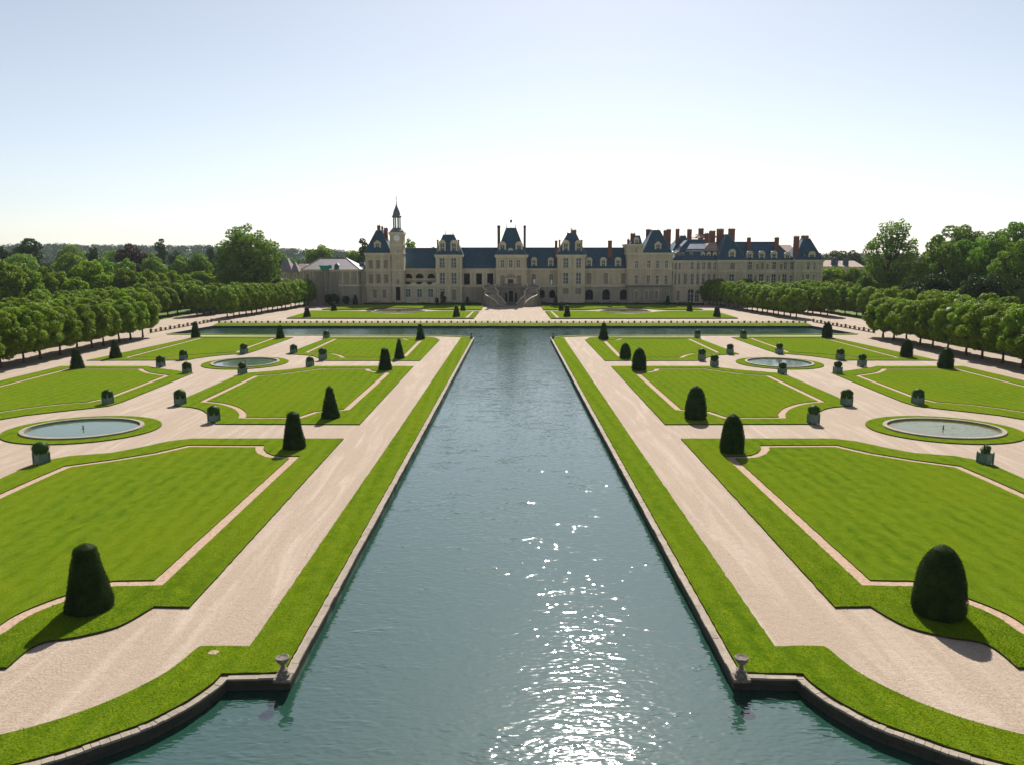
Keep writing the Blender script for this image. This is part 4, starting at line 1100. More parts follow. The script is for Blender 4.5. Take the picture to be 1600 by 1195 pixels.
# --- O
O1 = Block(1240, 1284.5, 408, 475, 298, 14)
O1.win(1261.5, 411, 421.5, 4, 'window'); O1.win(1271, 411.5, 421, 3, 'window'); O1.win(1261.5, 429, 444, 4.6, 'window'); O1.win(1270.5, 430, 443, 3, 'window'); O1.win(1254,429,444,2.6,'blind_window')
O1.done(); O1.cornice(407.6, h=.5, d=.4); O1.cornice(424, h=.45, d=.3); O1.pilasters([1241.8, 1282.5], 410, 446, 1.8)
roof(1240.5, 1285.5, 406.8, 1253, 1263.2, 374, 298, 14, .12); dormer(1268.5, 393.5, 406.4, 10.6, 298.4, 'arch')
dormer(1257, 393.5, 406.4, 6, 298.5, 'tri', 'slate')
# horseshoe staircase ---------------------------------------------------
ST = thing('horseshoe_staircase', (0, 290, 0), 'double curved stone staircase with pale balustrades at the centre of the palace', 'staircase')
def flight(sg):
    C_ = [(785, 475.8, 282.6), (777, 470.8, 284), (769.5, 466.2, 286.3), (767.5, 462.4, 289.3), (769.5, 459.6, 291.6), (766.5, 456.4, 293), (764, 453, 294.5), (766, 449.8, 296), (771, 447.6, 297.3)]
    P = []
    for x, y, Y in C_:
        a, z = S(x, y, Y); P.append(Vector((a, Y, max(.0, z))))
    P[0].z = 0
    P = arc(P, 0, len(P)-1, 6)
    hw = 2.35; LO, RO = [], []
    for i, p in enumerate(P):
        u = (P[min(i+1, len(P)-1)]-P[max(i-1, 0)]); u.z = 0; u.normalize(); nr = Vector((-u.y, u.x, 0))
        # the lower half opens sideways, the upper half runs nearly straight back
        LO.append(p+nr*hw); RO.append(p-nr*hw)
    if sg > 0:
        fx = lambda v: Vector((2*S(799, 470, 290)[0]-v.x, v.y, v.z))
        P, LO, RO = [fx(v) for v in P], [fx(v) for v in LO], [fx(v) for v in RO]
    mb = MB()
    for i in range(len(P)-1):
        z = P[i+1].z
        c = [LO[i], LO[i+1], RO[i+1], RO[i]]
        f_ = [(0,3,2,1),(4,5,6,7),(0,1,5,4),(1,2,6,5),(2,3,7,6),(3,0,4,7)]
        if sg < 0: f_ = [tuple(reversed(q)) for q in f_]
        mb.add([(v.x, v.y, -.05) for v in c]+[(v.x, v.y, z) for v in c], f_)
    mb.build('steps', M['limegrey'], ST)
    tr = MB()
    for i in range(len(P)-1):
        z = P[i+1].z+.012; c = [LO[i], LO[i+1], RO[i+1], RO[i]]; f_ = (0,3,2,1) if sg > 0 else (0,1,2,3)
        tr.add([(v.x*1., v.y, z) for v in c], [f_])
    tr.build('treads', M['tread'], ST)
    for Q in (LO, RO):
        b = MB()
        for i in range(len(Q)-1):
            a_, c_ = Q[i], Q[i+1]; u = (c_-a_); u.z = 0
            if u.length < .02: continue
            nr = Vector((-u.y, u.x, 0)).normalized()*.2
            vs = [a_-nr, c_-nr, c_+nr, a_+nr]; za, zb_ = P[i].z, P[i+1].z; zl = [za, zb_, zb_, za]
            b.add([(v.x, v.y, z_+.82) for v, z_ in zip(vs, zl)]+[(v.x, v.y, z_+1.12) for v, z_ in zip(vs, zl)], [(0,3,2,1),(4,5,6,7),(0,1,5,4),(1,2,6,5),(2,3,7,6),(3,0,4,7)])
        b.build('handrail', M['limepale'], ST)
        b = MB()
        for i in range(len(Q)-1):
            for t in (0, .5):
                q = Q[i].lerp(Q[i+1], t); b.lathe([(.09, q.z-.2), (.16, q.z+.3), (.08, q.z+.6), (.13, q.z+.85)], 6, (q.x, q.y))
        b.build('balusters', M['limegrey'], ST)
    q = P[3]; qq = LO[1] if True else q
    for e in ((778, 464, 477.5, 283.2),):
        xx = S(e[0], 470, e[3])[0]; xx = xx if sg < 0 else 2*S(799, 470, 290)[0]-xx
        z1 = S(0, e[1], e[3])[1]
        MB().box(xx-.55, xx+.55, e[3]-.5, e[3]+.5, 0, z1*.55).lathe([(.4, z1*.55), (.45, z1*.65), (.25, z1*.75), (.4, z1*.9), (.2, z1)], 8, (xx, e[3])).build('pedestal_figure', M['limegrey'], ST)
flight(-1); flight(1)
a = S(783, 448, 297)[0]; b = S(815, 448, 297)[0]; z = S(0, 447.5, 297)[1]
MB().box(S(757, 448, 297)[0], S(841, 448, 297)[0], 296.2, 297.35, z-.6, z-.2).build('landing', M['limegrey'], ST)
mb = MB(); mb.box(a, b, 296.2, 296.5, z+.8, z+1.05)
for i in range(22): mb.lathe([(.09, z-.2), (.15, z+.3), (.08, z+.6), (.12, z+.82)], 6, (a+(b-a)*(i+.5)/22, 296.35))
mb.build('landing_balustrade', M['limegrey'], ST)

# banners, door lights
for x, p0, p1, w_ in ((834.8, 437, 447, 3.4), (861.6, 438, 446.5, 3)):
    a = S(x, 442, 300.6)[0]; z0, z1 = S(0, p1, 300.6)[1], S(0, p0, 300.6)[1]
    r = thing('white_panel', (a, 300.6, z0), 'white information panel on the terrace %s' % ('nearer the staircase' if x < 850 else 'next to the right hand pavilion'), 'panel')
    MB().box(a-.2*w_*.6, a+.2*w_*.6, 300.55, 300.65, z0+.25, z1).build('board', M['banner'], r)
    MB().box(a-.4, a+.4, 300.45, 300.75, z0, z0+.25).build('foot', M['lead'], r)
# low hedge / dark parapet in front of the palace
for x0, x1, nm in ((568, 752, 'left'), (846, 1100, 'right')):
    a, b = S(x0, 474, 291)[0], S(x1, 474, 291)[0]; n = int((b-a)*60)
    r = thing('low_hedge', ((a+b)/2, 291, 0), 'low dark hedge along the foot of the palace, %s of the staircase' % nm, 'hedge')
    g = np.random.default_rng(5)
    P = np.stack([g.uniform(a, b, n), g.uniform(290.6, 292.2, n), g.uniform(0, 1, n)], 1)
    P[:, 2] = .05+P[:, 2]*(1.0+.25*np.sin(P[:, 0]*.7)+.2*np.sin(P[:, 0]*.23))
    V, Fq = leaves(P-np.array([(a+b)/2, 291, 0]), np.tile([0, -.6, .6], (n, 1)), .3, .6, 3)
    npmesh('foliage', V, Fq, M['yew'], r)
    MB().box(a, b, 290.9, 292.0, 0, .8).build('hedge_body', M['yew'], r)

# turreted house left of the wing
TH = thing('turreted_house', (S(452, 436, 330)[0], 330, 0), 'dark house with pointed slate roofs between the big plane tree and the side wing', 'house')
t1 = Block(434, 478, 424, 475, 330, 12, 'limegrey', TH); t1.win(446, 428, 434, 3, 'window'); t1.win(462, 428, 434, 3, 'window'); t1.done()
MB().frus((S(436,424,329)[0], S(456,424,329)[0], 329, 338), S(0,424,329)[1], (S(443,404,332)[0], S(449,404,332)[0], 332, 334), S(0,404,332)[1]).build('roof', M['slatewarm'], TH)
MB().frus((S(454,426,329)[0], S(468,426,329)[0], 328.6, 335), S(0,426,329)[1], (S(461,410,332)[0], S(462,410,332)[0], 331, 332), S(0,410,332)[1]).build('roof', M['slatewarm'], TH)
MB().frus((S(464,424,332)[0], S(480,424,332)[0], 332, 345), S(0,424,332)[1], (S(466,413,336)[0], S(478,413,336)[0], 337, 340), S(0,413,336)[1]).build('roof', M['tile'], TH)
MB().box(S(447,420,333)[0], S(449,420,333)[0], 333, 334.5, S(0,424,333)[1], S(0,406,333)[1]).build('chimney', M['brick'], TH)
PH = thing('small_pavilion', (S(418, 440, 300)[0], 300, 0), 'small pale flat roofed pavilion peeking over the lindens below the big plane tree', 'pavilion')
t1 = Block(403, 431, 438.5, 475, 300, 8, 'limegrey', PH); t1.win(410, 441, 450, 3, 'window'); t1.win(423, 441, 450, 3, 'window'); t1.done()
MB().box(S(401,437,299)[0], S(419,437,299)[0], 299, 309, S(0,438.5,299)[1]+.01, S(0,434.5,299)[1]).build('roof', M['zinc'], PH)
MB().box(S(420,437,299)[0], S(432,437,299)[0], 299.5, 308, S(0,438.5,299)[1]+.01, S(0,437,299)[1]).build('roof', M['limepale'], PH)
# houses behind the palace on the right
def house(x0, x1, pe, pr, pb, Y, D, label, matr='tile', extra=()):
    a, b = S(x0, pe, Y)[0], S(x1, pe, Y)[0]; ze = S(0, pe, Y)[1]; zr = S(0, pr, Y+D/2)[1]
    r = thing('house', ((a+b)/2, Y, 0), label, 'house')
    bl = Block(x0, x1, pe, 480, Y, D, 'limepale', r)
    n = max(2, int((x1-x0)/9))
    for i in range(n): bl.win(x0+(x1-x0)*(i+.5)/n, pe+1.5, pe+6, 2.4, 'window')
    bl.done()
    MB().frus((a-.5, b+.5, Y-.5, Y+D+.5), ze, (a+1, b-1, Y+D*.48, Y+D*.52), zr).build('roof', M[matr], r)
    for (x, p0, p1, w_, m_) in extra: chimney(x, p0, p1, w_, Y+1, m_, root=r)
house(1285, 1318, 417, 407, 430, 350, 16, 'pale house with light tiled roof and dark chimney stacks just right of the palace', 'tile', ((1304.5, 404.5, 416, 10, 'slate'),))
house(1318, 1349, 417.5, 408, 430, 356, 16, 'pale house with light tiled roof partly behind the tall plane tree', 'tile', ((1322, 404.8, 416, 8, 'slate'),))
house(1218, 1250, 402, 383, 430, 330, 20, 'house with pinkish roof rising behind the right end pavilion of the palace', 'tile')

# people ---------------------------------------------------------------
def person(px_, py_, label, top, legs, face=0, child=False):
    b = G(px_, py_); s_ = 1.72 if not child else 1.1
    r = thing('person', b, label, 'person')
    J = {'pel': (0,0,.53), 'bel': (0,0,.62), 'che': (0,0,.75), 'nec': (0,0,.86), 'hd1': (0,-.01,.92), 'hd2': (0,-.01,.97),
         'lh': (-.055,0,.5), 'lk': (-.06,-.03,.28), 'la': (-.065,.02,.05), 'lf': (-.07,-.07,.02), 'rh': (.055,0,.5), 'rk': (.06,.04,.28), 'ra': (.065,.06,.06), 'rf': (.07,-.02,.02),
         'ls': (-.11,0,.81), 'le': (-.135,.01,.65), 'lw': (-.12,-.06,.51), 'lhd': (-.12,-.08,.46), 'rs': (.11,0,.81), 're': (.135,.02,.65), 'rw': (.13,-.04,.51), 'rhd': (.13,-.06,.46)}
    E_ = [('pel','bel'),('bel','che'),('che','nec'),('nec','hd1'),('hd1','hd2'),('pel','lh'),('lh','lk'),('lk','la'),('la','lf'),('pel','rh'),('rh','rk'),('rk','ra'),('ra','rf'),('che','ls'),('ls','le'),('le','lw'),('lw','lhd'),('che','rs'),('rs','re'),('re','rw'),('rw','rhd')]
    rad = {'pel': .075, 'bel': .07, 'che': .085, 'nec': .035, 'hd1': .05, 'hd2': .055, 'lh': .055, 'rh': .055, 'lk': .036, 'rk': .036, 'la': .022, 'ra': .022, 'lf': .02, 'rf': .02, 'ls': .035, 'rs': .035, 'le': .026, 're': .026, 'lw': .018, 'rw': .018, 'lhd': .018, 'rhd': .018}
    def skin(name, keys, grow, mat):
        ks = [k_ for k_ in J if k_ in keys]; ix = {k_: i for i, k_ in enumerate(ks)}
        me = bpy.data.meshes.new(name); me.from_pydata([tuple(c*s_ for c in J[k_]) for k_ in ks], [(ix[a], ix[b]) for a, b in E_ if a in ix and b in ix], [])
        o = bpy.data.objects.new(name, me); col.objects.link(o); o.parent = r
        md = o.modifiers.new('skin', 'SKIN')
        for k_ in ks: me.skin_vertices[0].data[ix[k_]].radius = (rad[k_]*s_*grow,)*2
        me.skin_vertices[0].data[0].use_root = True
        o.modifiers.new('sub', 'SUBSURF').levels = 1; o.modifiers['sub'].render_levels = 1
        me.materials.append(M[mat]); return o
    skin('body', set(J), 1.0, 'skin')
    skin('shirt', {'pel','bel','che','ls','le','rs','re'}, 1.16, top)
    skin('trousers', {'pel','lh','lk','la','rh','rk','ra'}, 1.2, legs)
    MB().lathe([(.05, .93*s_), (.062*s_, .955*s_), (.058*s_, .985*s_), (.03*s_, 1.01*s_), (.01, 1.02*s_)], 10, (0, .01)).build('hair', M['cloth_d']).parent = r
    r.rotation_euler.z = face
for q in ((571, 475.3, 'person in a pale top walking by the left back lawn in front of the pavilion', 'cloth_w', 'cloth_d', .5),
          (574.4, 475.3, 'person in blue beside the pale topped walker near the left pavilion', 'cloth_b', 'cloth_d', -.4),
          (935.3, 475.8, 'person in a white top walking before the middle arch', 'cloth_w', 'cloth_d', 1.2),
          (941.2, 473.4, 'person in a light top and light trousers under the middle arch', 'cloth_w', 'cloth_w', 2.4),
          (893.4, 475.2, 'person in a white top sitting height near the right pavilion hedge', 'cloth_w', 'cloth_d', 0),
          (897.6, 475.2, 'person in white beside another near the foot of the right pavilion', 'cloth_w', 'cloth_b', 0),
          (850.2, 476, 'person in dark clothes to the right of the staircase', 'cloth_d', 'cloth_d', .3),
          (800.6, 473.8, 'person in white standing in the doorway under the staircase', 'cloth_w', 'cloth_w', 0),
          (1059, 474.4, 'person in red near the right end of the hedge, leftmost of the three there', 'cloth_r', 'cloth_b', .3),
          (1071, 474.4, 'person in blue near the right end of the hedge, between two others', 'cloth_b', 'cloth_w', .9),
          (1086, 474.6, 'person in white near the right end of the hedge, closest to the lindens', 'cloth_w', 'cloth_d', 2)):
    person(*q)
# ============================================================ trees
def trunk_mb(h, r, seed, lean=.03):
    g = random.Random(seed); mb = MB()
    P = [Vector((g.uniform(-1,1)*lean*i, g.uniform(-1,1)*lean*i, h*i/5)) for i in range(6)]
    mb.tube([P[0]-Vector((0,0,.2))]+P[1:], [r*1.45]+[r*(1.1-.14*i) for i in range(1, 6)], 8)
    return mb, P[-1]
def linden_mesh(seed, H=9.3, W=6.8, base=1.6, size=.36, dens=70):
    g = random.Random(seed); lobes = []
    a, b = W/2, (H-base)/2; zc = base+b
    n = 0; tries = 0
    while n < 46 and tries < 2500:
        tries += 1
        th = g.uniform(0, math.tau); u = g.uniform(-.92, 1.0)
        z = zc+b*.86*u; q = a*.80*math.sqrt(max(0, 1-(u*.95)**2))*(1.0-.14*u)
        q *= g.uniform(.85, 1.08)
        p = (q*math.cos(th), q*math.sin(th), z, g.uniform(.62, 1.05)*W/6.2)
        if all((p[0]-l[0])**2+(p[1]-l[1])**2+(p[2]-l[2])**2 > (.55*(p[3]+l[3]))**2 for l in lobes): lobes.append(p); n += 1
    V, Fq = lobecrown(lobes, dens*7, size, seed, .95, True, .5)
    pr = [(a*.70*math.sin(i/12*math.pi)**.75*(1.06-.16*i/12)+.02, zc-b*.86*math.cos(i/12*math.pi)) for i in range(13)]
    c = blob(pr, 22, .25, seed)
    V, Fq = joinVF(c, (V, Fq))
    tmp = npmesh('crown', V, Fq, M['linden']); me = tmp.data; bpy.data.objects.remove(tmp)
    mb, top = trunk_mb(base+2.2, .19, seed)
    for k_ in range(5):
        th = g.uniform(0, math.tau); mb.tube([top*.75, top+Vector((math.cos(th)*1.1, math.sin(th)*1.1, .9))], [.09, .04], 5)
    tm = bpy.data.meshes.new('trunk'); tm.from_pydata(mb.v, [], mb.f); tm.materials.append(M['bark'])
    return me, tm
LV = [linden_mesh(s_) for s_ in (1, 2, 3, 4, 5)]
LVn = [linden_mesh(s_, size=.25, dens=170) for s_ in (21, 22, 23, 24)]
def put_tree(name, meshes, x, y, s_, sz, rot, label, cat, group, tilt=0, dz=0):
    r = empty(name, (x, y, dz)); tag(r, label, cat, group)
    r.rotation_euler = (tilt*math.sin(rot*3), tilt*math.cos(rot*5), rot); r.scale = (s_, s_, sz)
    for nm, me in zip(('crown', 'trunk'), meshes):
        o = bpy.data.objects.new(nm, me); col.objects.link(o); o.parent = r
    return r
ORD = ['first','second','third','fourth','fifth','sixth','seventh','eighth','ninth','tenth','eleventh','twelfth','thirteenth','fourteenth','fifteenth','sixteenth','seventeenth','eighteenth','nineteenth','twentieth','twenty-first','twenty-second','twenty-third','twenty-fourth','twenty-fifth','twenty-sixth','twenty-seventh','twenty-eighth','twenty-ninth','thirtieth']
gr = random.Random(42)
def row(x0, y0, x1, y1, n, side, rowname, desc, Hs=1.0, jx=.25, meshes=None, Ws=1.0):
    for i in range(n):
        t = i/(n-1) if n > 1 else 0
        x = x0+(x1-x0)*t+gr.uniform(-jx, jx); y = y0+(y1-y0)*t+gr.uniform(-.5, .5)
        ms = (meshes or LV); me = ms[gr.randrange(len(ms))]
        put_tree('linden_tree', me, x, y, Ws*gr.uniform(.92, 1.08), Hs*gr.uniform(.93, 1.07), gr.uniform(0, 6.28), '%s %s, counting away from the camera' % (ORD[i], desc), 'tree', 'lindens of the '+rowname)
for sg, side in ((-1, 'left'), (1, 'right')):
    # near section, garden side, then the rows behind it
    row(sg*84, 98, sg*84.0, 174, 15, side, 'near %s garden side row' % side, 'clipped linden of the near %s front row' % side, 1.0, .2, LVn, 1.1)
    row(sg*96, 101, sg*95.5, 176, 15, side, 'near %s back row' % side, 'clipped linden of the near %s back row' % side, 1.02, .3, None, 1.12)
    # far section past the cross canal
    xa, ya = G(CX+sg*444, 497.5).xy; xb, yb = G(CX+sg*308, 475.6).xy
    row(xa, ya, xb, yb, 19, side, 'far %s garden side row' % side, 'rounded linden of the far %s front row' % side, .98 if sg < 0 else .98, .2)
    xa2, ya2 = G(CX+sg*496, 495).xy; 
    row(xa2, ya2+2, xb+sg*12, yb+2, 17, side, 'far %s back row' % side, 'rounded linden of the far %s back row' % side, .98, .3)
    xq = G(CX+sg*540, 492).x
    row(sg*108, 208, sg*104, 282, 11, side, 'far %s third row' % side, 'linden of the far %s third row' % side, 1.0, .6)
for sg, side in ((-1, 'left'), (1, 'right')):
    row(sg*97, 190, sg*97, 202, 3, side, 'middle %s group' % side, 'linden of the %s middle group beside the bridge' % side, 1.0, .6)
    row(sg*106, 182, sg*108, 206, 5, side, 'middle %s back group' % side, 'linden of the %s middle back group behind the bridge' % side, 1.0, .8)
    row(sg*120, 196, sg*116, 285, 12, side, 'far %s fourth row' % side, 'linden of the far %s fourth row' % side, 1.0, .8)
# extra fill behind the near rows
row(-108, 118, -110, 205, 13, 'left', 'near left third row', 'bushy linden of the near left third row', .98, 1.2)
row(108, 112, 112, 200, 10, 'right', 'near right third row', 'bushy linden of the near right third row', .95, 1.2)

# big free trees: clouds of lobes carried by limbs
def big_tree(name, cx0, ptop, wpx, Y, mat, label, seed, pbase=None, nl=60, size=.8, dens=26, squash=.85, open_=1.0, low=.18, lr=.17, shape='round', cat='tree', group=None, H=None):
    X = S(cx0, ptop+20, Y)[0]
    zt = S(cx0, ptop, Y)[1] if H is None else H
    W = wpx*mpp(Y)
    z0 = max(1.5 if zt > 6 else .15, zt*low)
    r = thing(name, (X, Y, 0), label, cat, group)
    g = random.Random(seed); lobes = []; tries = 0
    hc = (z0+zt)/2; hh = (zt-z0)/2
    while len(lobes) < nl and tries < 8000:
        tries += 1
        d = Vector((g.gauss(0, 1), g.gauss(0, 1), g.gauss(0, 1))).normalized()
        q = g.uniform(.35, 1)**.6
        u = d.z*q
        wk = 1.0
        if shape == 'tall': wk = .62+.38*(1-abs(u+.3)) if u > -.3 else .95
        if shape == 'oval': wk = .95 if u < .2 else .95-.3*(u-.2)
        if shape == 'cone': wk = .15+.85*(1-(u+1)/2)
        if shape == 'flat': wk = .45+.6*max(0, u)
        rl = lr*W*g.uniform(.65, 1.25)*(1 if shape != 'cone' else .8)
        p = (d.x*q*(W/2-rl*.8)*wk, d.y*q*(W/2-rl*.8)*wk, hc+u*(hh-rl*.6), rl)
        if all((p[0]-l[0])**2+(p[1]-l[1])**2+(p[2]-l[2])**2 > (.5*(p[3]+l[3]))**2 for l in lobes): lobes.append(p)
    V, Fq = lobecrown(lobes, dens*(.9/size)**2*2.6*open_, size, seed, squash, True, .8, 1.1-open_ if open_ < 1 else .15)
    npmesh('crown', V, Fq, M[mat], r)
    mb, top = trunk_mb(zt*.45, max(.3, W*.025), seed, .08)
    for l in lobes[::2]:
        a = Vector((0, 0, min(l[2]*.55, zt*.42))); b = Vector(l[:3]); m_ = a.lerp(b, .5)+Vector((0, 0, -.06*W))
        mb.tube([a, m_, b], [max(.12, W*.012), max(.08, W*.008), .05], 5)
    mb.build('trunk', M['bark']).parent = r
    return r
# --- left, tall line behind the avenue
k_ = 0
for i, (x, pt, w_, Y) in enumerate([(-4,404,76,205),(34,411,60,216),(66,417,46,228),(92,424,40,240),(138,408,64,236),(118,432,40,222),(170,424,34,258),(196,415,40,262),(214,424,32,268),(232,421,36,276),(252,427,30,284),(272,424,34,292),(292,428,30,300),(310,421,34,304),(330,428,30,306),(353,420,38,290),(372,433,26,300)]):
    big_tree('broadleaf_tree', x, pt, w_, Y, 'linden', '%s tree from the left in the tall line behind the left lindens' % ORD[i], 300+i, nl=46, size=.55, dens=30, lr=.16, group='tall trees in line behind the left lindens')
BT = [('pine_tree',45,372,56,330,'darktree','dark spreading evergreen rising on the far left above the treeline','flat'),
 ('broadleaf_tree',6,381,40,340,'darktree','dark tree at the left edge of the photo on the skyline','round'),
 ('broadleaf_tree',35,396,60,300,'pale','lighter green tree below the dark evergreen at far left','round'),
 ('broadleaf_tree',112,381,46,420,'pale','hazy light green crown on the left skyline','round'),
 ('broadleaf_tree',110,391,56,300,'pale','wide yellow green tree behind the tall left line','round'),
 ('pine_tree',146,384,34,330,'darktree','slim dark conifer between light crowns on the left skyline','tall'),
 ('broadleaf_tree',178,386,38,420,'plane','mid green crown left of the copper beech','round'),
 ('copper_beech',207,381,54,350,'purple','dark purple copper beech on the left skyline','round'),
 ('pine_tree',252,372,28,390,'darktree','dark flat topped pine standing up on the left skyline','flat'),
 ('broadleaf_tree',240,397,44,310,'pale','rounded light green tree in front of the flat topped pine','round'),
 ('broadleaf_tree',284,400,40,330,'pale','light green tree right of the flat topped pine','round'),
 ('broadleaf_tree',276,389,30,460,'darktree','hazy dark crown right of the flat topped pine','round'),
 ('broadleaf_tree',312,392,42,335,'plane','broad green tree left of the big plane tree','round'),
 ('broadleaf_tree',330,386,26,430,'darktree','darker tall crown just left of the big plane tree','tall'),
 ('broadleaf_tree',160,400,40,310,'plane','low green tree between the yellow green tree and the beech','round'),
 ('broadleaf_tree',196,402,34,305,'plane','small green tree in front of the copper beech','round'),
 ('broadleaf_tree',443,394,24,420,'plane','small green tree behind the turreted house','round'),
 ('broadleaf_tree',456,399,24,380,'plane','green tree over the pointed roofs of the turreted house','round'),
 ('broadleaf_tree',476,409,20,350,'purple','reddish dark tree beside the side wing roof','round'),
 ('broadleaf_tree',499,379,46,400,'pale','open light green tree rising behind the side wing roof','round'),
 ('broadleaf_tree',549,391,38,370,'pale','light green tree between side wing and left pavilion','round'),
 ('cedar_tree',567,371,28,350,'darktree','dark layered cedar behind the left pavilion','flat'),
 ('broadleaf_tree',563,396,22,330,'darktree','dark bush like tree against the left pavilion','round'),
 ('broadleaf_tree',640,368,26,350,'plane','green treetop showing right of the clock tower','round'),
 ('broadleaf_tree',677,382,16,360,'plane','tiny treetop over the roof left of the second pavilion','round'),
 ('broadleaf_tree',1309,390,44,420,'darktree','round dark tree on the skyline right of the palace','round'),
 ('broadleaf_tree',1334,389,30,480,'darktree','hazy dark tree on the skyline beside the tall plane tree','round'),
 ('broadleaf_tree',1289,399,16,460,'darktree','small dark treetop against the right end of the palace','round'),
 ('broadleaf_tree',1300,416,46,318,'linden','dense green tree below the pale roofs right of the palace','round'),
 ('broadleaf_tree',1332,417,46,322,'linden','dense green tree left of the tall plane tree, below the pale roofs','round')]
for i, (nm, x, pt, w_, Y, m_, lb, sh) in enumerate(BT):
    big_tree(nm, x, pt, w_, Y, m_, lb, 400+i, nl=40 if sh != 'flat' else 26, size=.7, dens=24, lr=.16, shape=sh)
big_tree('plane_tree', 386, 350, 104, 285, 'plane', 'huge plane tree standing above the lindens, left of the palace', 501, nl=190, size=.62, dens=34, lr=.075, low=.1, open_=.6)
big_tree('plane_tree', 430, 405, 22, 292, 'pale', 'small light green tree at the right foot of the huge left plane tree', 502, nl=26, size=.5, lr=.18)
big_tree('plane_tree', 1398, 336, 94, 250, 'plane', 'tallest plane tree with open feathery crown, right of the palace', 503, nl=190, size=.55, dens=34, lr=.066, low=.1, shape='oval', open_=.5)
big_tree('plane_tree', 1352, 425, 40, 240, 'plane', 'low leafy tree at the left foot of the tallest plane tree', 504, nl=40, size=.5, lr=.15)
for i, (x, pt, w_, Y, m_, lb) in enumerate([(1500,349,100,262,'plane','dark wide crown behind the big right hand trees'),(1478,372,92,232,'plane','broad mid green tree right of the tallest plane tree'),(1540,362,110,226,'plane','large dark green tree second from the right edge'),(1460,425,60,205,'darktree','lower dark tree in the gap behind the right lindens'),
      (1592,340,90,240,'plane','tall light green tree at the upper right edge of the photo'),(1598,372,92,196,'pale','bright yellow green tree at the right edge of the photo'),(1535,425,80,190,'darktree','lower dark tree behind the right lindens near the edge'),(1660,360,100,200,'plane','tall tree just beyond the right edge'),(1420,440,50,215,'darktree','low dark tree below the tallest plane tree')]):
    big_tree('broadleaf_tree', x, pt, w_, Y, m_, lb, 520+i, nl=120, size=.5, dens=32, lr=.09, low=.08, open_=.8)
# shrubs by the side wing and the round tree before the palace
for i, (x, pt, w_, Y, lb) in enumerate([(519,459,24,288,'dark clipped shrub at the foot of the side wing, left one'),(541,462,14,287,'dark shrub at the foot of the side wing, right one'),(692.5,455,11.5,284,'round headed dark clipped tree before the second pavilion'),(683,464,7,285,'small dark bush beside the round headed clipped tree')]):
    big_tree('clipped_shrub', x, pt, w_, Y, 'yew', lb, 560+i, nl=18, size=.22, dens=26, lr=.2, low=.05, cat='shrub')

# ============================================================ hills and far woods
nx, ny = 90, 40
def hill_z(x, y):
    t = max(0, min(1, (y-650)/1300)); t = t*t*(3-2*t)
    a = x/max(y, 1)
    h = 27 if a < -.4 else 27-22*min(1, (a+.4)/.3) if a < -.1 else 4
    if a > .3: h = 8
    return -2+t*(h+9)+t*4*noise.noise(Vector((x/260, y/400, 0)))+t*2.2*noise.noise(Vector((x/90, y/150, 4)))
vs = []; fs = []
for j in range(ny):
    y = 560+j*(2600-560)/(ny-1)
    for i in range(nx):
        x = (-1.15+2.3*i/(nx-1))*y; vs.append((x, y, hill_z(x, y)))
for j in range(ny-1):
    for i in range(nx-1):
        a = j*nx+i; fs.append((a, a+1, a+nx+1, a+nx))
tag(meshobj('hills', vs, fs, M['wood'], smooth=True), kind='structure', label='low wooded hills on the horizon')
g = np.random.default_rng(77); Ps, Ns, n0 = [], [], 0
crowns = []
for _ in range(5200):
    y = 380+ (g.uniform()**1.1)*1700; a = g.uniform(-.78, .78)
    if y < 520 and -.42 < a < .40: continue
    x = a*y
    if y < 420 and abs(a) < .5: continue
    z = hill_z(x, y) if y > 560 else 0
    crowns.append((x, y, max(0, z), g.uniform(4.0, 7.5)*(1+.3*(y > 900)), g.uniform(8, 13)))
for x, y, z, r_, h_ in crowns:
    n = 60 if y < 800 else 42
    d = unit(g, n); d[:, 2] = np.abs(d[:, 2])*1.1-.25; d[:, 1] = -np.abs(d[:, 1])*.9+.2
    k_ = 1+.18*np.sin(d[:, 0]*7+x)
    Ps.append(np.array([x, y, z+h_-r_*.75])+d*r_*k_[:, None]); Ns.append(d)
P = np.concatenate(Ps); Nn = np.concatenate(Ns)
V, Fq = leaves(P, Nn, 3.4, .35, 9)
tag(npmesh('woodland', V, Fq, M['wood']), kind='stuff', label='distant woods covering the plain and hills')
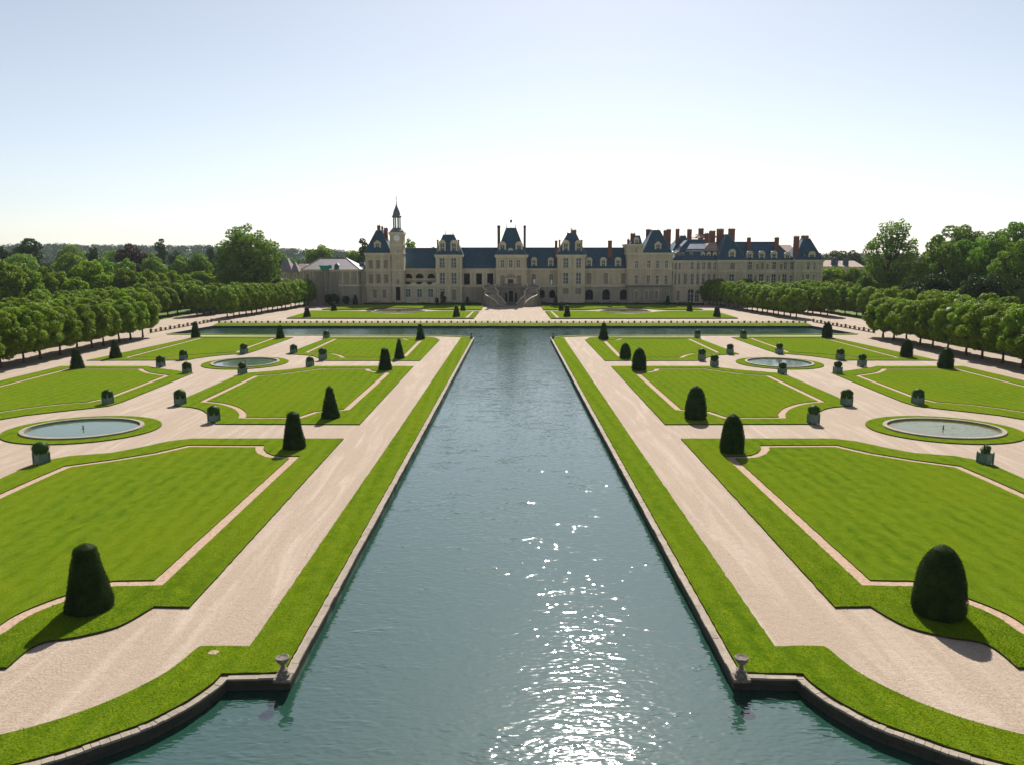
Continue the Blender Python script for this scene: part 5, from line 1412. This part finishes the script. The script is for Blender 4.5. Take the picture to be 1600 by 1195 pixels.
# ground cover beyond the avenue
# ============================================================ people-free extras, sky, sun, haze
SUN_EL, SUN_AZ = R(40), R(6.2)
sd = bpy.data.lights.new('sun', 'SUN'); sd.energy = 5.0; sd.angle = R(.5); sd.color = (1, .955, .88)
so_ = bpy.data.objects.new('sun', sd); col.objects.link(so_)
dirv = Vector((math.sin(SUN_AZ)*math.cos(SUN_EL), math.cos(SUN_AZ)*math.cos(SUN_EL), math.sin(SUN_EL)))
so_.rotation_euler = dirv.to_track_quat('Z', 'Y').to_euler()
w_ = bpy.data.worlds.new('World'); scene.world = w_; w_.use_nodes = True
nt = w_.node_tree; bg = nt.nodes['Background']; sky = nt.nodes.new('ShaderNodeTexSky'); sky.sky_type = 'NISHITA'
sky.sun_disc = False; sky.sun_elevation = SUN_EL; sky.sun_rotation = SUN_AZ; sky.altitude = 100; sky.air_density = .85; sky.dust_density = .5; sky.ozone_density = 1.0
hs = nt.nodes.new('ShaderNodeHueSaturation'); hs.inputs['Saturation'].default_value = .58
nt.links.new(sky.outputs[0], hs.inputs['Color']); nt.links.new(hs.outputs[0], bg.inputs[0]); bg.inputs[1].default_value = .064
# haze
HAZE = True
if HAZE:
    hb = MB().box(-2400, 2400, -60, 2700, -4, 72)
    km = bpy.data.materials.new('haze'); km.use_nodes = True; t_ = km.node_tree; t_.nodes.clear()
    ou = t_.nodes.new('ShaderNodeOutputMaterial'); pv = t_.nodes.new('ShaderNodeVolumePrincipled')
    pv.inputs['Color'].default_value = (.80, .88, .95, 1); pv.inputs['Density'].default_value = .00007; pv.inputs['Anisotropy'].default_value = 0
    t_.links.new(pv.outputs[0], ou.inputs['Volume'])
    tag(hb.build('haze', km), kind='stuff', label='thin blue summer haze')
scene.cycles.volume_bounces = 0
scene.cycles.max_bounces = 6; scene.cycles.diffuse_bounces = 2; scene.cycles.glossy_bounces = 2; scene.cycles.transmission_bounces = 2
scene.cycles.sample_clamp_indirect = 4
scene.view_settings.view_transform = 'Standard'; scene.view_settings.look = 'None'; scene.view_settings.exposure = .84; scene.view_settings.gamma = 1
